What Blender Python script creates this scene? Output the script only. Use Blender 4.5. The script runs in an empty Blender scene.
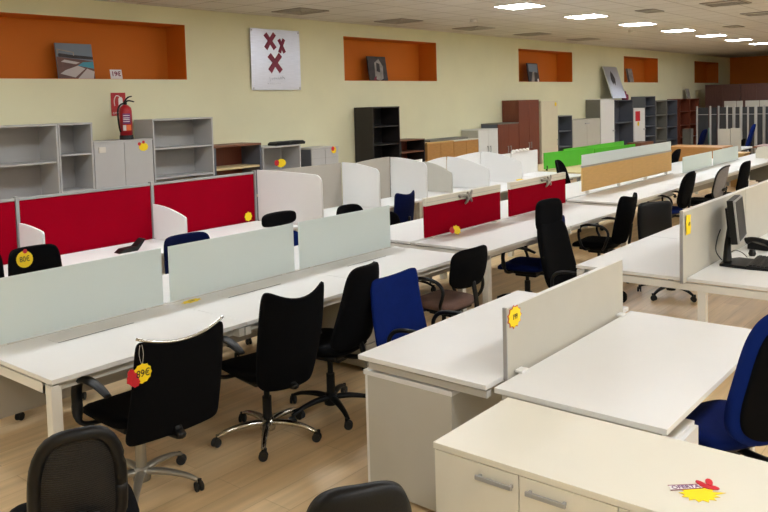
import bpy, bmesh, math, random
from mathutils import Vector, Matrix
random.seed(7)
S = bpy.context.scene
C = S.collection
PI = math.pi

# ---------------------------------------------------------------- camera
cam_d = bpy.data.cameras.new('camera')
cam = bpy.data.objects.new('camera', cam_d)
C.objects.link(cam)
right = Vector((0.63041875, -0.77578201, -0.02710117))
down = Vector((-0.0652395, -0.01816135, -0.99770435))
fwd = Vector((0.77350889, 0.6307396, -0.06206089))
R = Matrix((right, -down, -fwd)).transposed()
cam.matrix_world = Matrix.Translation((0, 0, 2.03)) @ R.to_4x4()
cam_d.sensor_width = 36
cam_d.lens = 783.32 / 768 * 36
cam_d.shift_x = (384 - 392.79) / 768
cam_d.shift_y = (150.96 - 256) / 768
cam_d.clip_end = 200
S.camera = cam

# ---------------------------------------------------------------- light, exposure
S.view_settings.view_transform = 'Standard'
S.view_settings.look = 'None'
S.view_settings.gamma = 1
S.view_settings.use_curve_mapping = False
S.view_settings.exposure = 1.02
PANEL = 21.0          # emission of every lit ceiling panel
world = bpy.data.worlds.new('world')
S.world = world
world.use_nodes = True
world.node_tree.nodes['Background'].inputs[0].default_value = (0.9, 0.88, 0.82, 1)
world.node_tree.nodes['Background'].inputs[1].default_value = 0.1

# ---------------------------------------------------------------- materials
def lin(c):
    return tuple(((v / 255) / 12.92 if v / 255 <= 0.04045 else ((v / 255 + 0.055) / 1.055) ** 2.4) for v in c)

def mat(name, rgb, rough=0.5, metal=0.0, var=0.0, scale=6.0, bump=0.0, bscale=200.0, spec=0.5, emit=0, trans=0.0, stretch=None, alpha=1.0, sheen=0.0):
    m = bpy.data.materials.new(name)
    m.use_nodes = True
    nt = m.node_tree
    b = nt.nodes['Principled BSDF']
    col = lin(rgb) + (1,)
    b.inputs['Base Color'].default_value = col
    b.inputs['Roughness'].default_value = rough
    b.inputs['Metallic'].default_value = metal
    b.inputs['Specular IOR Level'].default_value = spec
    b.inputs['Transmission Weight'].default_value = trans
    b.inputs['Alpha'].default_value = alpha
    b.inputs['Sheen Weight'].default_value = sheen
    tc = nt.nodes.new('ShaderNodeTexCoord')
    src = tc.outputs['Object']
    if stretch:
        mp = nt.nodes.new('ShaderNodeMapping')
        mp.inputs['Scale'].default_value = stretch
        nt.links.new(src, mp.inputs['Vector'])
        src = mp.outputs['Vector']
    if var > 0:
        n = nt.nodes.new('ShaderNodeTexNoise')
        n.inputs['Scale'].default_value = scale
        n.inputs['Detail'].default_value = 5
        nt.links.new(src, n.inputs['Vector'])
        r = nt.nodes.new('ShaderNodeMapRange')
        r.inputs['From Min'].default_value = 0.3
        r.inputs['From Max'].default_value = 0.7
        r.inputs['To Min'].default_value = 1 - var
        r.inputs['To Max'].default_value = 1 + var
        nt.links.new(n.outputs[0], r.inputs['Value'])
        mx = nt.nodes.new('ShaderNodeVectorMath')
        mx.operation = 'SCALE'
        mx.inputs[0].default_value = col[:3]
        nt.links.new(r.outputs[0], mx.inputs['Scale'])
        nt.links.new(mx.outputs[0], b.inputs['Base Color'])
    if bump > 0:
        n2 = nt.nodes.new('ShaderNodeTexNoise')
        n2.inputs['Scale'].default_value = bscale
        nt.links.new(src, n2.inputs['Vector'])
        bp = nt.nodes.new('ShaderNodeBump')
        bp.inputs['Strength'].default_value = bump
        bp.inputs['Distance'].default_value = 0.01
        nt.links.new(n2.outputs[0], bp.inputs['Height'])
        nt.links.new(bp.outputs[0], b.inputs['Normal'])
    if emit:
        b.inputs['Emission Color'].default_value = (0.94, 0.99, 1.04, 1)
        b.inputs['Emission Strength'].default_value = emit
    return m

M = {}
M['wall'] = mat('cream wall paint', (225, 221, 188), 0.75, var=0.03, scale=1.5, bump=0.08, bscale=60)
M['orange'] = mat('orange wall paint', (206, 112, 14), 0.7, var=0.04, scale=1.2)
M['white'] = mat('white melamine', (226, 225, 222), 0.38, var=0.012, scale=3)
M['cream'] = mat('cream white melamine', (221, 216, 200), 0.34, var=0.015, scale=3)
M['edge'] = mat('light grey edging', (196, 192, 184), 0.5)
M['frame'] = mat('white powder coated steel', (222, 219, 210), 0.4)
M['greysteel'] = mat('grey metal', (165, 165, 164), 0.4, metal=0.3)
M['alu'] = mat('brushed aluminium', (206, 209, 222), 0.34, metal=0.9, var=0.08, scale=5, stretch=(1, 1, 30))
M['chrome'] = mat('chrome', (205, 203, 198), 0.14, metal=1.0)
M['satin'] = mat('satin nickel grey', (160, 155, 144), 0.38, metal=0.7)
M['red'] = mat('red fabric', (146, 0, 26), 0.95, var=0.04, scale=3, bump=0.15, bscale=500, spec=0.05)
M['taupe'] = mat('grey taupe laminate', (166, 159, 147), 0.55, var=0.02)
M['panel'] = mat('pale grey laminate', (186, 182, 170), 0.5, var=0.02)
M['black'] = mat('black fabric', (7, 7, 9), 0.9, var=0.1, scale=20, bump=0.2, bscale=600, spec=0.1)
M['plastic'] = mat('black plastic', (10, 10, 11), 0.45, spec=0.3)
M['leather'] = mat('black leather', (10, 10, 11), 0.42, spec=0.3, bump=0.1, bscale=120)
M['blue'] = mat('royal blue fabric', (8, 32, 100), 0.85, var=0.08, scale=15, bump=0.2, bscale=600, spec=0.1)
M['navy2'] = mat('deep blue fabric', (8, 24, 78), 0.9, spec=0.1, var=0.08, scale=15, bump=0.2, bscale=600)
M['navy'] = mat('navy fabric', (8, 18, 58), 0.9, spec=0.1, var=0.08, scale=15, bump=0.2, bscale=600)
M['brownseat'] = mat('dusty brown fabric', (118, 92, 84), 0.9, var=0.15, scale=9)
M['greymesh'] = mat('light grey mesh fabric', (126, 122, 122), 0.85, var=0.08, scale=40)
M['rubber'] = mat('black rubber', (24, 24, 24), 0.6)
M['gcab'] = mat('light grey cabinet laminate', (186, 185, 184), 0.5, var=0.015)
M['gback'] = mat('mid grey cabinet laminate', (170, 168, 166), 0.6, var=0.03)
M['gdark'] = mat('slate grey cabinet steel', (92, 95, 104), 0.5, var=0.04)
M['olive'] = mat('warm grey cabinet laminate', (116, 114, 106), 0.55, var=0.04)
M['wenge'] = mat('dark wenge laminate', (32, 27, 27), 0.5, var=0.12, scale=4, stretch=(12, 12, 1))
M['mahog'] = mat('red brown wood laminate', (116, 58, 38), 0.45, var=0.12, scale=4, stretch=(14, 14, 1))
M['walnut'] = mat('brown wood laminate', (120, 74, 50), 0.5, var=0.15, scale=4, stretch=(14, 14, 1))
M['dwood'] = mat('dark brown wood laminate', (84, 52, 44), 0.5, var=0.12, scale=3, stretch=(8, 8, 1))
M['oak'] = mat('honey oak laminate', (178, 128, 70), 0.5, var=0.1, scale=4, stretch=(2, 2, 16))
M['beech'] = mat('beech laminate', (212, 170, 104), 0.45, var=0.06, scale=4, stretch=(1.5, 1.5, 14))
M['tanlam'] = mat('pale maple laminate', (214, 192, 146), 0.45, var=0.05, scale=4, stretch=(1.5, 14, 14))
M['ivory'] = mat('ivory steel', (214, 204, 176), 0.5, var=0.02)
M['green'] = mat('bright green acrylic', (74, 178, 40), 0.4, var=0.03)
M['yellow'] = mat('yellow card', (248, 214, 10), 0.6)
M['redcard'] = mat('red card', (196, 24, 40), 0.55)
M['maroon'] = mat('maroon paint', (128, 26, 62), 0.5)
M['ink'] = mat('black ink', (18, 16, 20), 0.6)
M['paper'] = mat('white paper', (226, 222, 222), 0.7)
M['extred'] = mat('extinguisher red enamel', (176, 22, 34), 0.3)
M['screen'] = mat('dark monitor screen', (30, 32, 36), 0.5, spec=0.3)
M['purple'] = mat('purple ink', (112, 56, 110), 0.6)
M['orangecard'] = mat('orange print', (228, 110, 50), 0.6)
M['tealc'] = mat('dull green plastic', (52, 104, 84), 0.5)
M['lampgl'] = mat('lit diffuser', (255, 252, 245), 0.5, emit=PANEL)
M['vent'] = mat('grey vent metal', (170, 163, 152), 0.5)
M['ventdark'] = mat('dark vent gap', (84, 78, 72), 0.7)
M['smoke'] = mat('white smoke detector plastic', (216, 210, 200), 0.5)
M['bin'] = mat('smoky grey acrylic', (50, 52, 56), 0.3, var=0.25, scale=3)
M['string'] = mat('pale string', (200, 196, 190), 0.7)

def glassmat(name, rgb, alpha, rough):
    """frosted glass sheet: partly seen through, greenish white"""
    m = bpy.data.materials.new(name)
    m.use_nodes = True
    nt = m.node_tree
    b = nt.nodes['Principled BSDF']
    out = nt.nodes['Material Output']
    b.inputs['Base Color'].default_value = lin(rgb) + (1,)
    b.inputs['Roughness'].default_value = rough
    tr = nt.nodes.new('ShaderNodeBsdfTransparent')
    tl = nt.nodes.new('ShaderNodeBsdfTranslucent')
    tl.inputs[0].default_value = lin(rgb) + (1,)
    m1 = nt.nodes.new('ShaderNodeMixShader')
    m1.inputs[0].default_value = 0.35
    nt.links.new(b.outputs[0], m1.inputs[1])
    nt.links.new(tl.outputs[0], m1.inputs[2])
    m2 = nt.nodes.new('ShaderNodeMixShader')
    m2.inputs[0].default_value = alpha
    nt.links.new(tr.outputs[0], m2.inputs[1])
    nt.links.new(m1.outputs[0], m2.inputs[2])
    nt.links.new(m2.outputs[0], out.inputs[0])
    return m
M['frost'] = glassmat('frosted glass', (228, 236, 234), 0.98, 0.22)
M['glass2'] = glassmat('milky green glass', (236, 244, 239), 0.85, 0.2)
M['glass3'] = glassmat('pale blue frosted glass', (232, 240, 240), 0.95, 0.25)

def floor_mat():
    m = bpy.data.materials.new('oak plank vinyl floor')
    m.use_nodes = True
    nt = m.node_tree
    b = nt.nodes['Principled BSDF']
    b.inputs['Roughness'].default_value = 0.42
    tc = nt.nodes.new('ShaderNodeTexCoord')
    br = nt.nodes.new('ShaderNodeTexBrick')
    br.inputs['Color1'].default_value = lin((228, 200, 156)) + (1,)
    br.inputs['Color2'].default_value = lin((214, 184, 140)) + (1,)
    br.inputs['Mortar'].default_value = lin((188, 158, 120)) + (1,)
    br.inputs['Scale'].default_value = 1.0
    br.inputs['Mortar Size'].default_value = 0.0018
    br.inputs['Brick Width'].default_value = 1.3
    br.inputs['Row Height'].default_value = 0.19
    nt.links.new(tc.outputs['Object'], br.inputs['Vector'])
    mp = nt.nodes.new('ShaderNodeMapping')
    mp.inputs['Scale'].default_value = (0.7, 9, 1)
    nt.links.new(tc.outputs['Object'], mp.inputs['Vector'])
    n = nt.nodes.new('ShaderNodeTexNoise')
    n.inputs['Scale'].default_value = 1.6
    n.inputs['Detail'].default_value = 6
    nt.links.new(mp.outputs[0], n.inputs['Vector'])
    r = nt.nodes.new('ShaderNodeMapRange')
    r.inputs['From Min'].default_value = 0.3
    r.inputs['From Max'].default_value = 0.7
    r.inputs['To Min'].default_value = 0.82
    r.inputs['To Max'].default_value = 1.1
    nt.links.new(n.outputs[0], r.inputs['Value'])
    mx = nt.nodes.new('ShaderNodeVectorMath')
    mx.operation = 'SCALE'
    nt.links.new(br.outputs['Color'], mx.inputs[0])
    nt.links.new(r.outputs[0], mx.inputs['Scale'])
    nt.links.new(mx.outputs[0], b.inputs['Base Color'])
    return m
M['floor'] = floor_mat()

def ceil_mat():
    m = bpy.data.materials.new('mineral ceiling tiles')
    m.use_nodes = True
    nt = m.node_tree
    b = nt.nodes['Principled BSDF']
    b.inputs['Roughness'].default_value = 0.85
    tc = nt.nodes.new('ShaderNodeTexCoord')
    br = nt.nodes.new('ShaderNodeTexBrick')
    br.offset = 0
    br.inputs['Color1'].default_value = lin((216, 210, 202)) + (1,)
    br.inputs['Color2'].default_value = lin((210, 204, 195)) + (1,)
    br.inputs['Mortar'].default_value = lin((160, 148, 134)) + (1,)
    br.inputs['Scale'].default_value = 1.0
    br.inputs['Mortar Size'].default_value = 0.009
    br.inputs['Brick Width'].default_value = 0.6
    br.inputs['Row Height'].default_value = 0.6
    nt.links.new(tc.outputs['Object'], br.inputs['Vector'])
    nt.links.new(br.outputs['Color'], b.inputs['Base Color'])
    return m
M['ceil'] = ceil_mat()

# ---------------------------------------------------------------- mesh helpers
def box(bm, x0, x1, y0, y1, z0, z1, mi=0):
    vs = [bm.verts.new(p) for p in ((x0, y0, z0), (x1, y0, z0), (x1, y1, z0), (x0, y1, z0), (x0, y0, z1), (x1, y0, z1), (x1, y1, z1), (x0, y1, z1))]
    for f in ((0, 3, 2, 1), (4, 5, 6, 7), (0, 1, 5, 4), (1, 2, 6, 5), (2, 3, 7, 6), (3, 0, 4, 7)):
        fc = bm.faces.new([vs[i] for i in f])
        fc.material_index = mi

def prism(bm, pts, axis, a, b):
    """outline pts (2D) pushed along axis 'x','y','z' from a to b"""
    def P(p, t):
        return {'x': (t, p[0], p[1]), 'y': (p[0], t, p[1]), 'z': (p[0], p[1], t)}[axis]
    A = [bm.verts.new(P(p, a)) for p in pts]
    B = [bm.verts.new(P(p, b)) for p in pts]
    n = len(pts)
    bm.faces.new(A)
    bm.faces.new(B[::-1])
    for i in range(n):
        bm.faces.new((A[i], B[i], B[(i + 1) % n], A[(i + 1) % n]))

def lathe(bm, prof, seg=16, c=(0, 0, 0), axis='z'):
    rings = []
    for r, h in prof:
        ring = []
        for i in range(seg):
            t = 2 * PI * i / seg
            a, b = r * math.cos(t), r * math.sin(t)
            p = {'z': (a, b, h), 'x': (h, a, b), 'y': (a, h, b)}[axis]
            ring.append(bm.verts.new((c[0] + p[0], c[1] + p[1], c[2] + p[2])))
        rings.append(ring)
    for k in range(len(rings) - 1):
        for i in range(seg):
            bm.faces.new((rings[k][i], rings[k][(i + 1) % seg], rings[k + 1][(i + 1) % seg], rings[k + 1][i]))
    bm.faces.new(rings[0][::-1])
    bm.faces.new(rings[-1])

def smoothpath(pts, n=6):
    out = []
    P = [Vector(p) for p in pts]
    for i in range(len(P) - 1):
        p0 = P[max(i - 1, 0)]; p1 = P[i]; p2 = P[i + 1]; p3 = P[min(i + 2, len(P) - 1)]
        for k in range(n):
            t = k / n
            out.append(0.5 * ((2 * p1) + (p2 - p0) * t + (2 * p0 - 5 * p1 + 4 * p2 - p3) * t * t + (3 * p1 - p0 - 3 * p2 + p3) * t ** 3))
    out.append(P[-1])
    return out

def tube(bm, pts, r, seg=8, flat=1.0, smooth=True, n=6):
    """swept tube; r a number or one per path point (interpolated); flat squashes it vertically"""
    if smooth:
        k = len(pts)
        path = smoothpath(pts, n)
        if not isinstance(r, (int, float)):
            rr = []
            for i in range(len(path)):
                t = i / n
                a = min(int(t), k - 2)
                rr.append(r[a] + (r[a + 1] - r[a]) * (t - a))
            r = rr
    else:
        path = [Vector(p) for p in pts]
    if isinstance(r, (int, float)):
        r = [r] * len(path)
    rings = []
    up = Vector((0, 0, 1))
    for i, p in enumerate(path):
        d = (path[min(i + 1, len(path) - 1)] - path[max(i - 1, 0)]).normalized()
        if abs(d.dot(up)) > 0.97:
            u = Vector((1, 0, 0))
        else:
            u = d.cross(up).normalized()
        if i and u.dot(pu) < 0:
            u = -u
        pu = u
        v = u.cross(d).normalized()
        rings.append([bm.verts.new(p + u * (r[i] * math.cos(2 * PI * j / seg)) + v * (r[i] * flat * math.sin(2 * PI * j / seg))) for j in range(seg)])
    for k in range(len(rings) - 1):
        for j in range(seg):
            bm.faces.new((rings[k][j], rings[k][(j + 1) % seg], rings[k + 1][(j + 1) % seg], rings[k + 1][j]))
    bm.faces.new(rings[0][::-1])
    bm.faces.new(rings[-1])

def pillow(bm, fn, nu=16, nv=16, order=5.0, thick=0.03, rim=0.25):
    """closed cushion; fn(a, b) -> (point, normal) for a, b in -1..1 ; superellipse outline"""
    front, back = [], []
    for j in range(nv + 1):
        rf, rb = [], []
        for i in range(nu + 1):
            a = -math.cos(PI * i / nu) * 0.6 + (-1 + 2 * i / nu) * 0.4
            b = -math.cos(PI * j / nv) * 0.6 + (-1 + 2 * j / nv) * 0.4
            m = max(abs(a), abs(b))
            if m > 1e-6:
                s = m / ((abs(a) ** order + abs(b) ** order) ** (1 / order))
            else:
                s = 1
            t = thick * (rim + (1 - rim) * math.sqrt(max(0, 1 - m ** 4)))
            p, nrm = fn(a * s, b * s)
            rf.append(bm.verts.new(p + nrm * t))
            rb.append(bm.verts.new(p - nrm * t))
        front.append(rf)
        back.append(rb)
    for j in range(nv):
        for i in range(nu):
            bm.faces.new((front[j][i], front[j][i + 1], front[j + 1][i + 1], front[j + 1][i]))
            bm.faces.new((back[j][i], back[j + 1][i], back[j + 1][i + 1], back[j][i + 1]))
    def loop(g):
        return g[0][:-1] + [r[-1] for r in g[:-1]] + g[-1][:0:-1] + [r[0] for r in g[:0:-1]]
    F, B = loop(front), loop(back)
    for i in range(len(F)):
        k = (i + 1) % len(F)
        bm.faces.new((F[i], B[i], B[k], F[k]))

def obj(name, bm, m, parent=None, smooth=False, bevel=0.0, loc=None, rot=None):
    bmesh.ops.recalc_face_normals(bm, faces=bm.faces[:])
    me = bpy.data.meshes.new(name)
    bm.to_mesh(me)
    bm.free()
    for x in (m if isinstance(m, (list, tuple)) else [m]):
        me.materials.append(M[x] if isinstance(x, str) else x)
    o = bpy.data.objects.new(name, me)
    C.objects.link(o)
    if smooth:
        for p in me.polygons:
            p.use_smooth = True
    if bevel:
        b = o.modifiers.new('bevel', 'BEVEL')
        b.width = bevel
        b.segments = 2
        b.limit_method = 'ANGLE'
    if parent:
        o.parent = parent
    if loc:
        o.location = loc
    if rot:
        o.rotation_euler = rot
    return o

def bx(name, m, x0, x1, y0, y1, z0, z1, parent=None, bevel=0.002):
    bm = bmesh.new()
    box(bm, min(x0, x1), max(x0, x1), min(y0, y1), max(y0, y1), z0, z1)
    return obj(name, bm, m, parent, bevel=bevel)

def thing(name, label, cat, loc=(0, 0, 0), rotz=0, group=None):
    o = bpy.data.objects.new(name, None)
    C.objects.link(o)
    o.empty_display_size = 0.1
    o.location = loc
    o.rotation_euler = (0, 0, rotz)
    o['label'] = label
    o['category'] = cat
    if group:
        o['group'] = group
    return o

def tag(o, label, cat, group=None, kind=None):
    o['label'] = label
    o['category'] = cat
    if group:
        o['group'] = group
    if kind:
        o['kind'] = kind
    return o

def struct(o):
    o['kind'] = 'structure'
    return o

def text(name, s, size, m, parent, loc, rot, extrude=0.001, sx=1.0, bold=0.0):
    cu = bpy.data.curves.new(name, 'FONT')
    cu.body = s
    cu.size = size
    cu.extrude = extrude
    cu.offset = bold
    cu.align_x = 'CENTER'
    cu.align_y = 'CENTER'
    cu.materials.append(M[m])
    o = bpy.data.objects.new(name, cu)
    C.objects.link(o)
    if parent:
        o.parent = parent
    dg = bpy.context.evaluated_depsgraph_get()
    me = bpy.data.meshes.new_from_object(o.evaluated_get(dg))
    bpy.data.objects.remove(o)
    o = bpy.data.objects.new(name, me)
    C.objects.link(o)
    if parent:
        o.parent = parent
    o.location = loc
    o.rotation_euler = rot
    o.scale = (sx, 1, 1)
    return o

# ---------------------------------------------------------------- room shell
X0, X1, Y0, YW, ZC = -7.0, 32.4, -7.0, 9.2, 3.416
struct(bx('floor', 'floor', X0 - .2, X1 + .2, Y0 - .2, YW + .7, -0.1, 0, bevel=0))
struct(bx('ceiling', 'ceil', X0 - .2, X1 + .2, Y0 - .2, YW + .7, ZC, ZC + 0.1, bevel=0))
NZ0, NZ1, ND = 2.425, 3.187, 0.44
niches = [(1.2, 6.755), (10.02, 12.74), (15.97, 18.71), (22.02, 24.71), (28.19, 30.93)]
bm = bmesh.new()
xs = [X0]
for a, b in niches:
    xs += [a, b]
xs.append(X1)
def quad(bm, pts, mi=0):
    f = bm.faces.new([bm.verts.new(p) for p in pts])
    f.material_index = mi
box(bm, X0, X1, YW, YW + ND + .1, 0, NZ0)
box(bm, X0, X1, YW, YW + ND + .1, NZ1, ZC)
for i in range(0, len(xs), 2):
    box(bm, xs[i], xs[i + 1], YW, YW + ND + .1, NZ0, NZ1)
for a, b in niches:
    e = 0.004
    box(bm, a, b, YW + ND, YW + ND + .1, NZ0, NZ1, 1)
    box(bm, a, a + e, YW + .003, YW + ND, NZ0 + e, NZ1 - e, 1)
    box(bm, b - e, b, YW + .003, YW + ND, NZ0 + e, NZ1 - e, 1)
    box(bm, a, b, YW + .003, YW + ND, NZ1 - e, NZ1, 1)
    box(bm, a, b, YW + .003, YW + ND, NZ0, NZ0 + e, 1)
struct(obj('wall_back', bm, ['wall', 'orange']))
bm = bmesh.new()
box(bm, X1, X1 + .2, Y0, YW, 0, 2.38)
box(bm, X1, X1 + .2, Y0, YW, 2.38, ZC, 1)
struct(obj('wall_right', bm, ['wall', 'orange']))
struct(bx('wall_left', 'wall', X0 - .2, X0, Y0, YW, 0, ZC, bevel=0))
struct(bx('wall_front', 'wall', X0, X1, Y0 - .2, Y0, 0, ZC, bevel=0))
struct(bx('baseboard_back', 'edge', X0, X1, YW - .012, YW, 0, 0.07, bevel=0))

# ---------------------------------------------------------------- ceiling fixtures
def ceiling_light(x, y, label, group):
    t = thing('ceiling_light', label, 'ceiling light', (x, y, ZC), 0, group)
    bm = bmesh.new()
    for a in ((-.3, .3, -.3, -.275), (-.3, .3, .275, .3), (-.3, -.275, -.275, .275), (.275, .3, -.275, .275)):
        box(bm, *a, -.012, -.0005)
    obj('frame', bm, 'smoke', t)
    bm = bmesh.new()
    box(bm, -.275, .275, -.275, .275, -.010, -.002)
    obj('diffuser', bm, 'lampgl', t)
    return t
words = ['nearest', 'second nearest', 'third nearest', 'fourth nearest', 'fifth nearest', 'sixth nearest', 'farthest visible']
k = 0
for i in range(-6, 8):
    x = 10.39 + 2.265 * i
    if 0 <= i < 7:
        lb = 'lit square ceiling panel, %s in the single row of lights across the ceiling' % words[i]
    else:
        lb = 'lit square ceiling panel of the row along the desks'
    if x < 31:
        ceiling_light(x, 5.95, lb, 'ceiling light panels')
for i in range(-7, 5):  # unseen rows, placed and extended to the left to add fill light
    for yy in (-0.4, -4.6):
        ceiling_light(10.39 + 2.265 * i + 0.5, yy, 'lit square ceiling panel outside the view over the aisle', 'ceiling light panels')

def vent(x, y, w, d, label, bright=False):
    t = thing('ceiling_vent', label, 'air vent', (x, y, ZC), 0, 'ceiling vents')
    bm = bmesh.new()
    box(bm, -w / 2, w / 2, -d / 2, d / 2, -.004, -.0005)
    obj('backing', bm, 'ventdark', t)
    bm = bmesh.new()
    for a in ((-w / 2, w / 2, -d / 2, -d / 2 + .02), (-w / 2, w / 2, d / 2 - .02, d / 2), (-w / 2, -w / 2 + .02, -d / 2, d / 2), (w / 2 - .02, w / 2, -d / 2, d / 2)):
        box(bm, *a, -.014, -.0045)
    obj('frame', bm, 'vent', t)
    bm = bmesh.new()
    n = 5
    for i in range(n):
        s = (i + 1) / (n + 1)
        hw, hd = (w / 2 - .02) * s, (d / 2 - .02) * s
        q = .018
        box(bm, -hw, hw, -hd, -hd + q, -.012, -.005)
        box(bm, -hw, hw, hd - q, hd, -.012, -.005)
        box(bm, -hw, -hw + q, -hd, hd, -.012, -.005)
        box(bm, hw - q, hw, -hd, hd, -.012, -.005)
    obj('louvre', bm, 'vent', t)
    if bright:
        bx('tube_reflector', 'smoke', -w / 2 + .02, -w / 2 + .08, -d / 2 + .05, d / 2 - .05, -.02, -.0145, t)
vent(8.25, 8.42, .6, .6, 'square louvred ceiling vent above the metal board with crosses')
vent(10.58, 8.42, .6, .6, 'square louvred ceiling vent above the second orange niche from the left')
vent(12.85, 8.38, .6, .6, 'square louvred ceiling vent above the bare wall right of the second niche')
vent(15.13, 8.36, .6, .6, 'square louvred ceiling vent left above the third orange niche')
vent(17.6, 8.36, .6, .6, 'square louvred ceiling vent right above the third orange niche')
vent(12.7, 3.67, .6, .6, 'dark louvred ceiling fixture at the top right picture edge with bright end', True)
vent(14.9, 3.68, .6, .6, 'dark louvred ceiling fixture behind the nearest louvred one with bright end', True)
vent(12.75, 4.88, .5, .3, 'small rectangular grey ceiling grille between lights and dark louvres')
vent(17.3, 4.84, .5, .3, 'small faint rectangular ceiling grille near the last lights')
for x, y, lb in ((11.48, 7.48, 'white round smoke detector above the third vent from the left'), (20.3, 4.2, 'small dark round ceiling sensor near the orange end wall'), (16.2, 6.6, 'small pale round smoke detector left of the fourth light')):
    bm = bmesh.new()
    lathe(bm, [(.05, -.05), (.06, -.035), (.065, -.001)], 16, (x, y, ZC))
    tag(obj('smoke_detector', bm, 'smoke' if 'dark' not in lb else 'plastic', smooth=False), lb, 'smoke detector')

# ---------------------------------------------------------------- desks
TZ, TT = .73, .025

def worktop(t, x0, x1, y0, y1, m='white', z=TZ, th=TT):
    return bx('worktop', m, x0, x1, y0, y1, z - th, z, t, .002)

def leg(t, x, y, m='frame', w=.05, z=TZ - TT - .02, d=None):
    d = d or w
    return bx('leg', m, x - w / 2, x + w / 2, y - d / 2, y + d / 2, 0, z, t, .002)

def frame_rails(t, x0, x1, y0, y1, m='frame', inset=0.0):
    """perimeter rails hung 1 cm under the worktop"""
    bm = bmesh.new()
    z1 = TZ - TT - .012
    z0 = z1 - .05
    for a in ((x0, x1, y0 + .06, y0 + .09), (x0, x1, y1 - .09, y1 - .06)):
        box(bm, *a, z0, z1)
    box(bm, x0, x0 + .04, y0, y1, z0, z1)
    box(bm, x1 - .04, x1, y0, y1, z0, z1)
    for x in (x0 + .02, x1 - .02):
        for y in (y0 + .05, y1 - .05):
            box(bm, x - .015, x + .015, y - .015, y + .015, z1, TZ - TT)
    return obj('frame_rail', bm, m, t, bevel=.002)

# row A : three double bench desks, frosted glass between the two sides
rowA = [(1.82, 3.037, 'white bench desk with frosted glass screen at the left picture edge'),
        (3.04, 4.237, 'white bench desk with frosted glass screen, middle of the front left row'),
        (4.24, 5.44, 'white bench desk with frosted glass screen at the right end of the front left row')]
for i, (a, b, lb) in enumerate(rowA):
    t = thing('bench_desk', lb, 'desk', (a, 3.65, 0), 0, 'bench desks with frosted glass')
    ox, oy = a, 3.65
    worktop(t, a - ox, b - ox, 0.005, .80 - .02)
    worktop(t, a - ox, b - ox, .83, 1.60)
    frame_rails(t, a - ox + .005, b - ox - .005, .02, 1.58)
    bx('cable_channel', 'edge', a - ox, b - ox, .782, .828, TZ - .03, TZ - .004, t)
    if i == 0:
        leg(t, .03, .05, w=.055)
        leg(t, .03, 1.55, w=.055)
    if i < 2:
        leg(t, b - ox - .04, .74, w=.055)
        leg(t, b - ox - .04, .90, w=.055)
    else:
        leg(t, b - ox - .03, .05, w=.055)
        leg(t, b - ox - .03, 1.55, w=.055)
    g0 = 1.83 if i == 0 else a + .02
    g1 = b - .035 if i < 2 else b - .05
    bx('glass_screen', 'frost', g0 - ox, g1 - ox, .80, .81, TZ + .003, 1.108, t, .001)
    for gx in (g0 + .12, g1 - .12):
        bx('screen_clamp', 'frame', gx - ox - .02, gx - ox + .02, .79, .82, TZ - .02, TZ + .004, t)
    # flush cable flap with dark slit on each top
    fx = (a + b) / 2 - ox - .04
    for fy in (.57, .93):
        f = bx('cable_flap', 'white', fx - .24, fx + .24, fy, fy + .11, TZ - .001, TZ + .0012, t, 0)
        bx('slit', 'plastic', fx - .24, fx + .24, fy - .006, fy, TZ + .0013, TZ + .0022, f, 0)
    bx('modesty_panel', 'taupe', .05, b - ox - .06, .79, .81, .32, .66, t)

# grey pedestals under row A
def pedestal(name, label, x0, x1, y0, y1, z1, m='white', face='-y', nd=3, z0=.04, knob=True, group=None):
    t = thing(name, label, 'drawer unit', ((x0 + x1) / 2, (y0 + y1) / 2, 0), 0, group)
    cx, cy = (x0 + x1) / 2, (y0 + y1) / 2
    bx('body', m, x0 - cx, x1 - cx, y0 - cy, y1 - cy, z0, z1, t, .003)
    h = (z1 - z0 - .02) / nd
    for k in range(nd):
        a, b = z0 + .01 + k * h, z0 + .01 + (k + 1) * h - .006
        if face == '-y':
            d = bx('drawer', m, x0 - cx + .005, x1 - cx - .005, y0 - cy - .018, y0 - cy - .001, a, b, t)
            if knob:
                bx('handle', 'greysteel', -.06, .06, y0 - cy - .04, y0 - cy - .019, b - .04, b - .03, d)
        else:
            d = bx('drawer', m, x0 - cx - .018, x0 - cx - .001, y0 - cy + .005, y1 - cy - .005, a, b, t)
            if knob:
                bx('handle', 'greysteel', x0 - cx - .04, x0 - cx - .019, -.06, .06, b - .04, b - .03, d)
    for sx in (-1, 1):
        for sy in (-1, 1):
            bm = bmesh.new()
            lathe(bm, [(.02, 0), (.022, .02), (.02, z0)], 10, (sx * ((x1 - x0) / 2 - .05), sy * ((y1 - y0) / 2 - .05), 0))
            obj('foot', bm, 'rubber', t)
    return t
pedestal('drawer_pedestal', 'grey drawer pedestal under the front left row between black chairs', 4.32, 4.72, 3.85, 4.35, .58, 'taupe')

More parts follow.
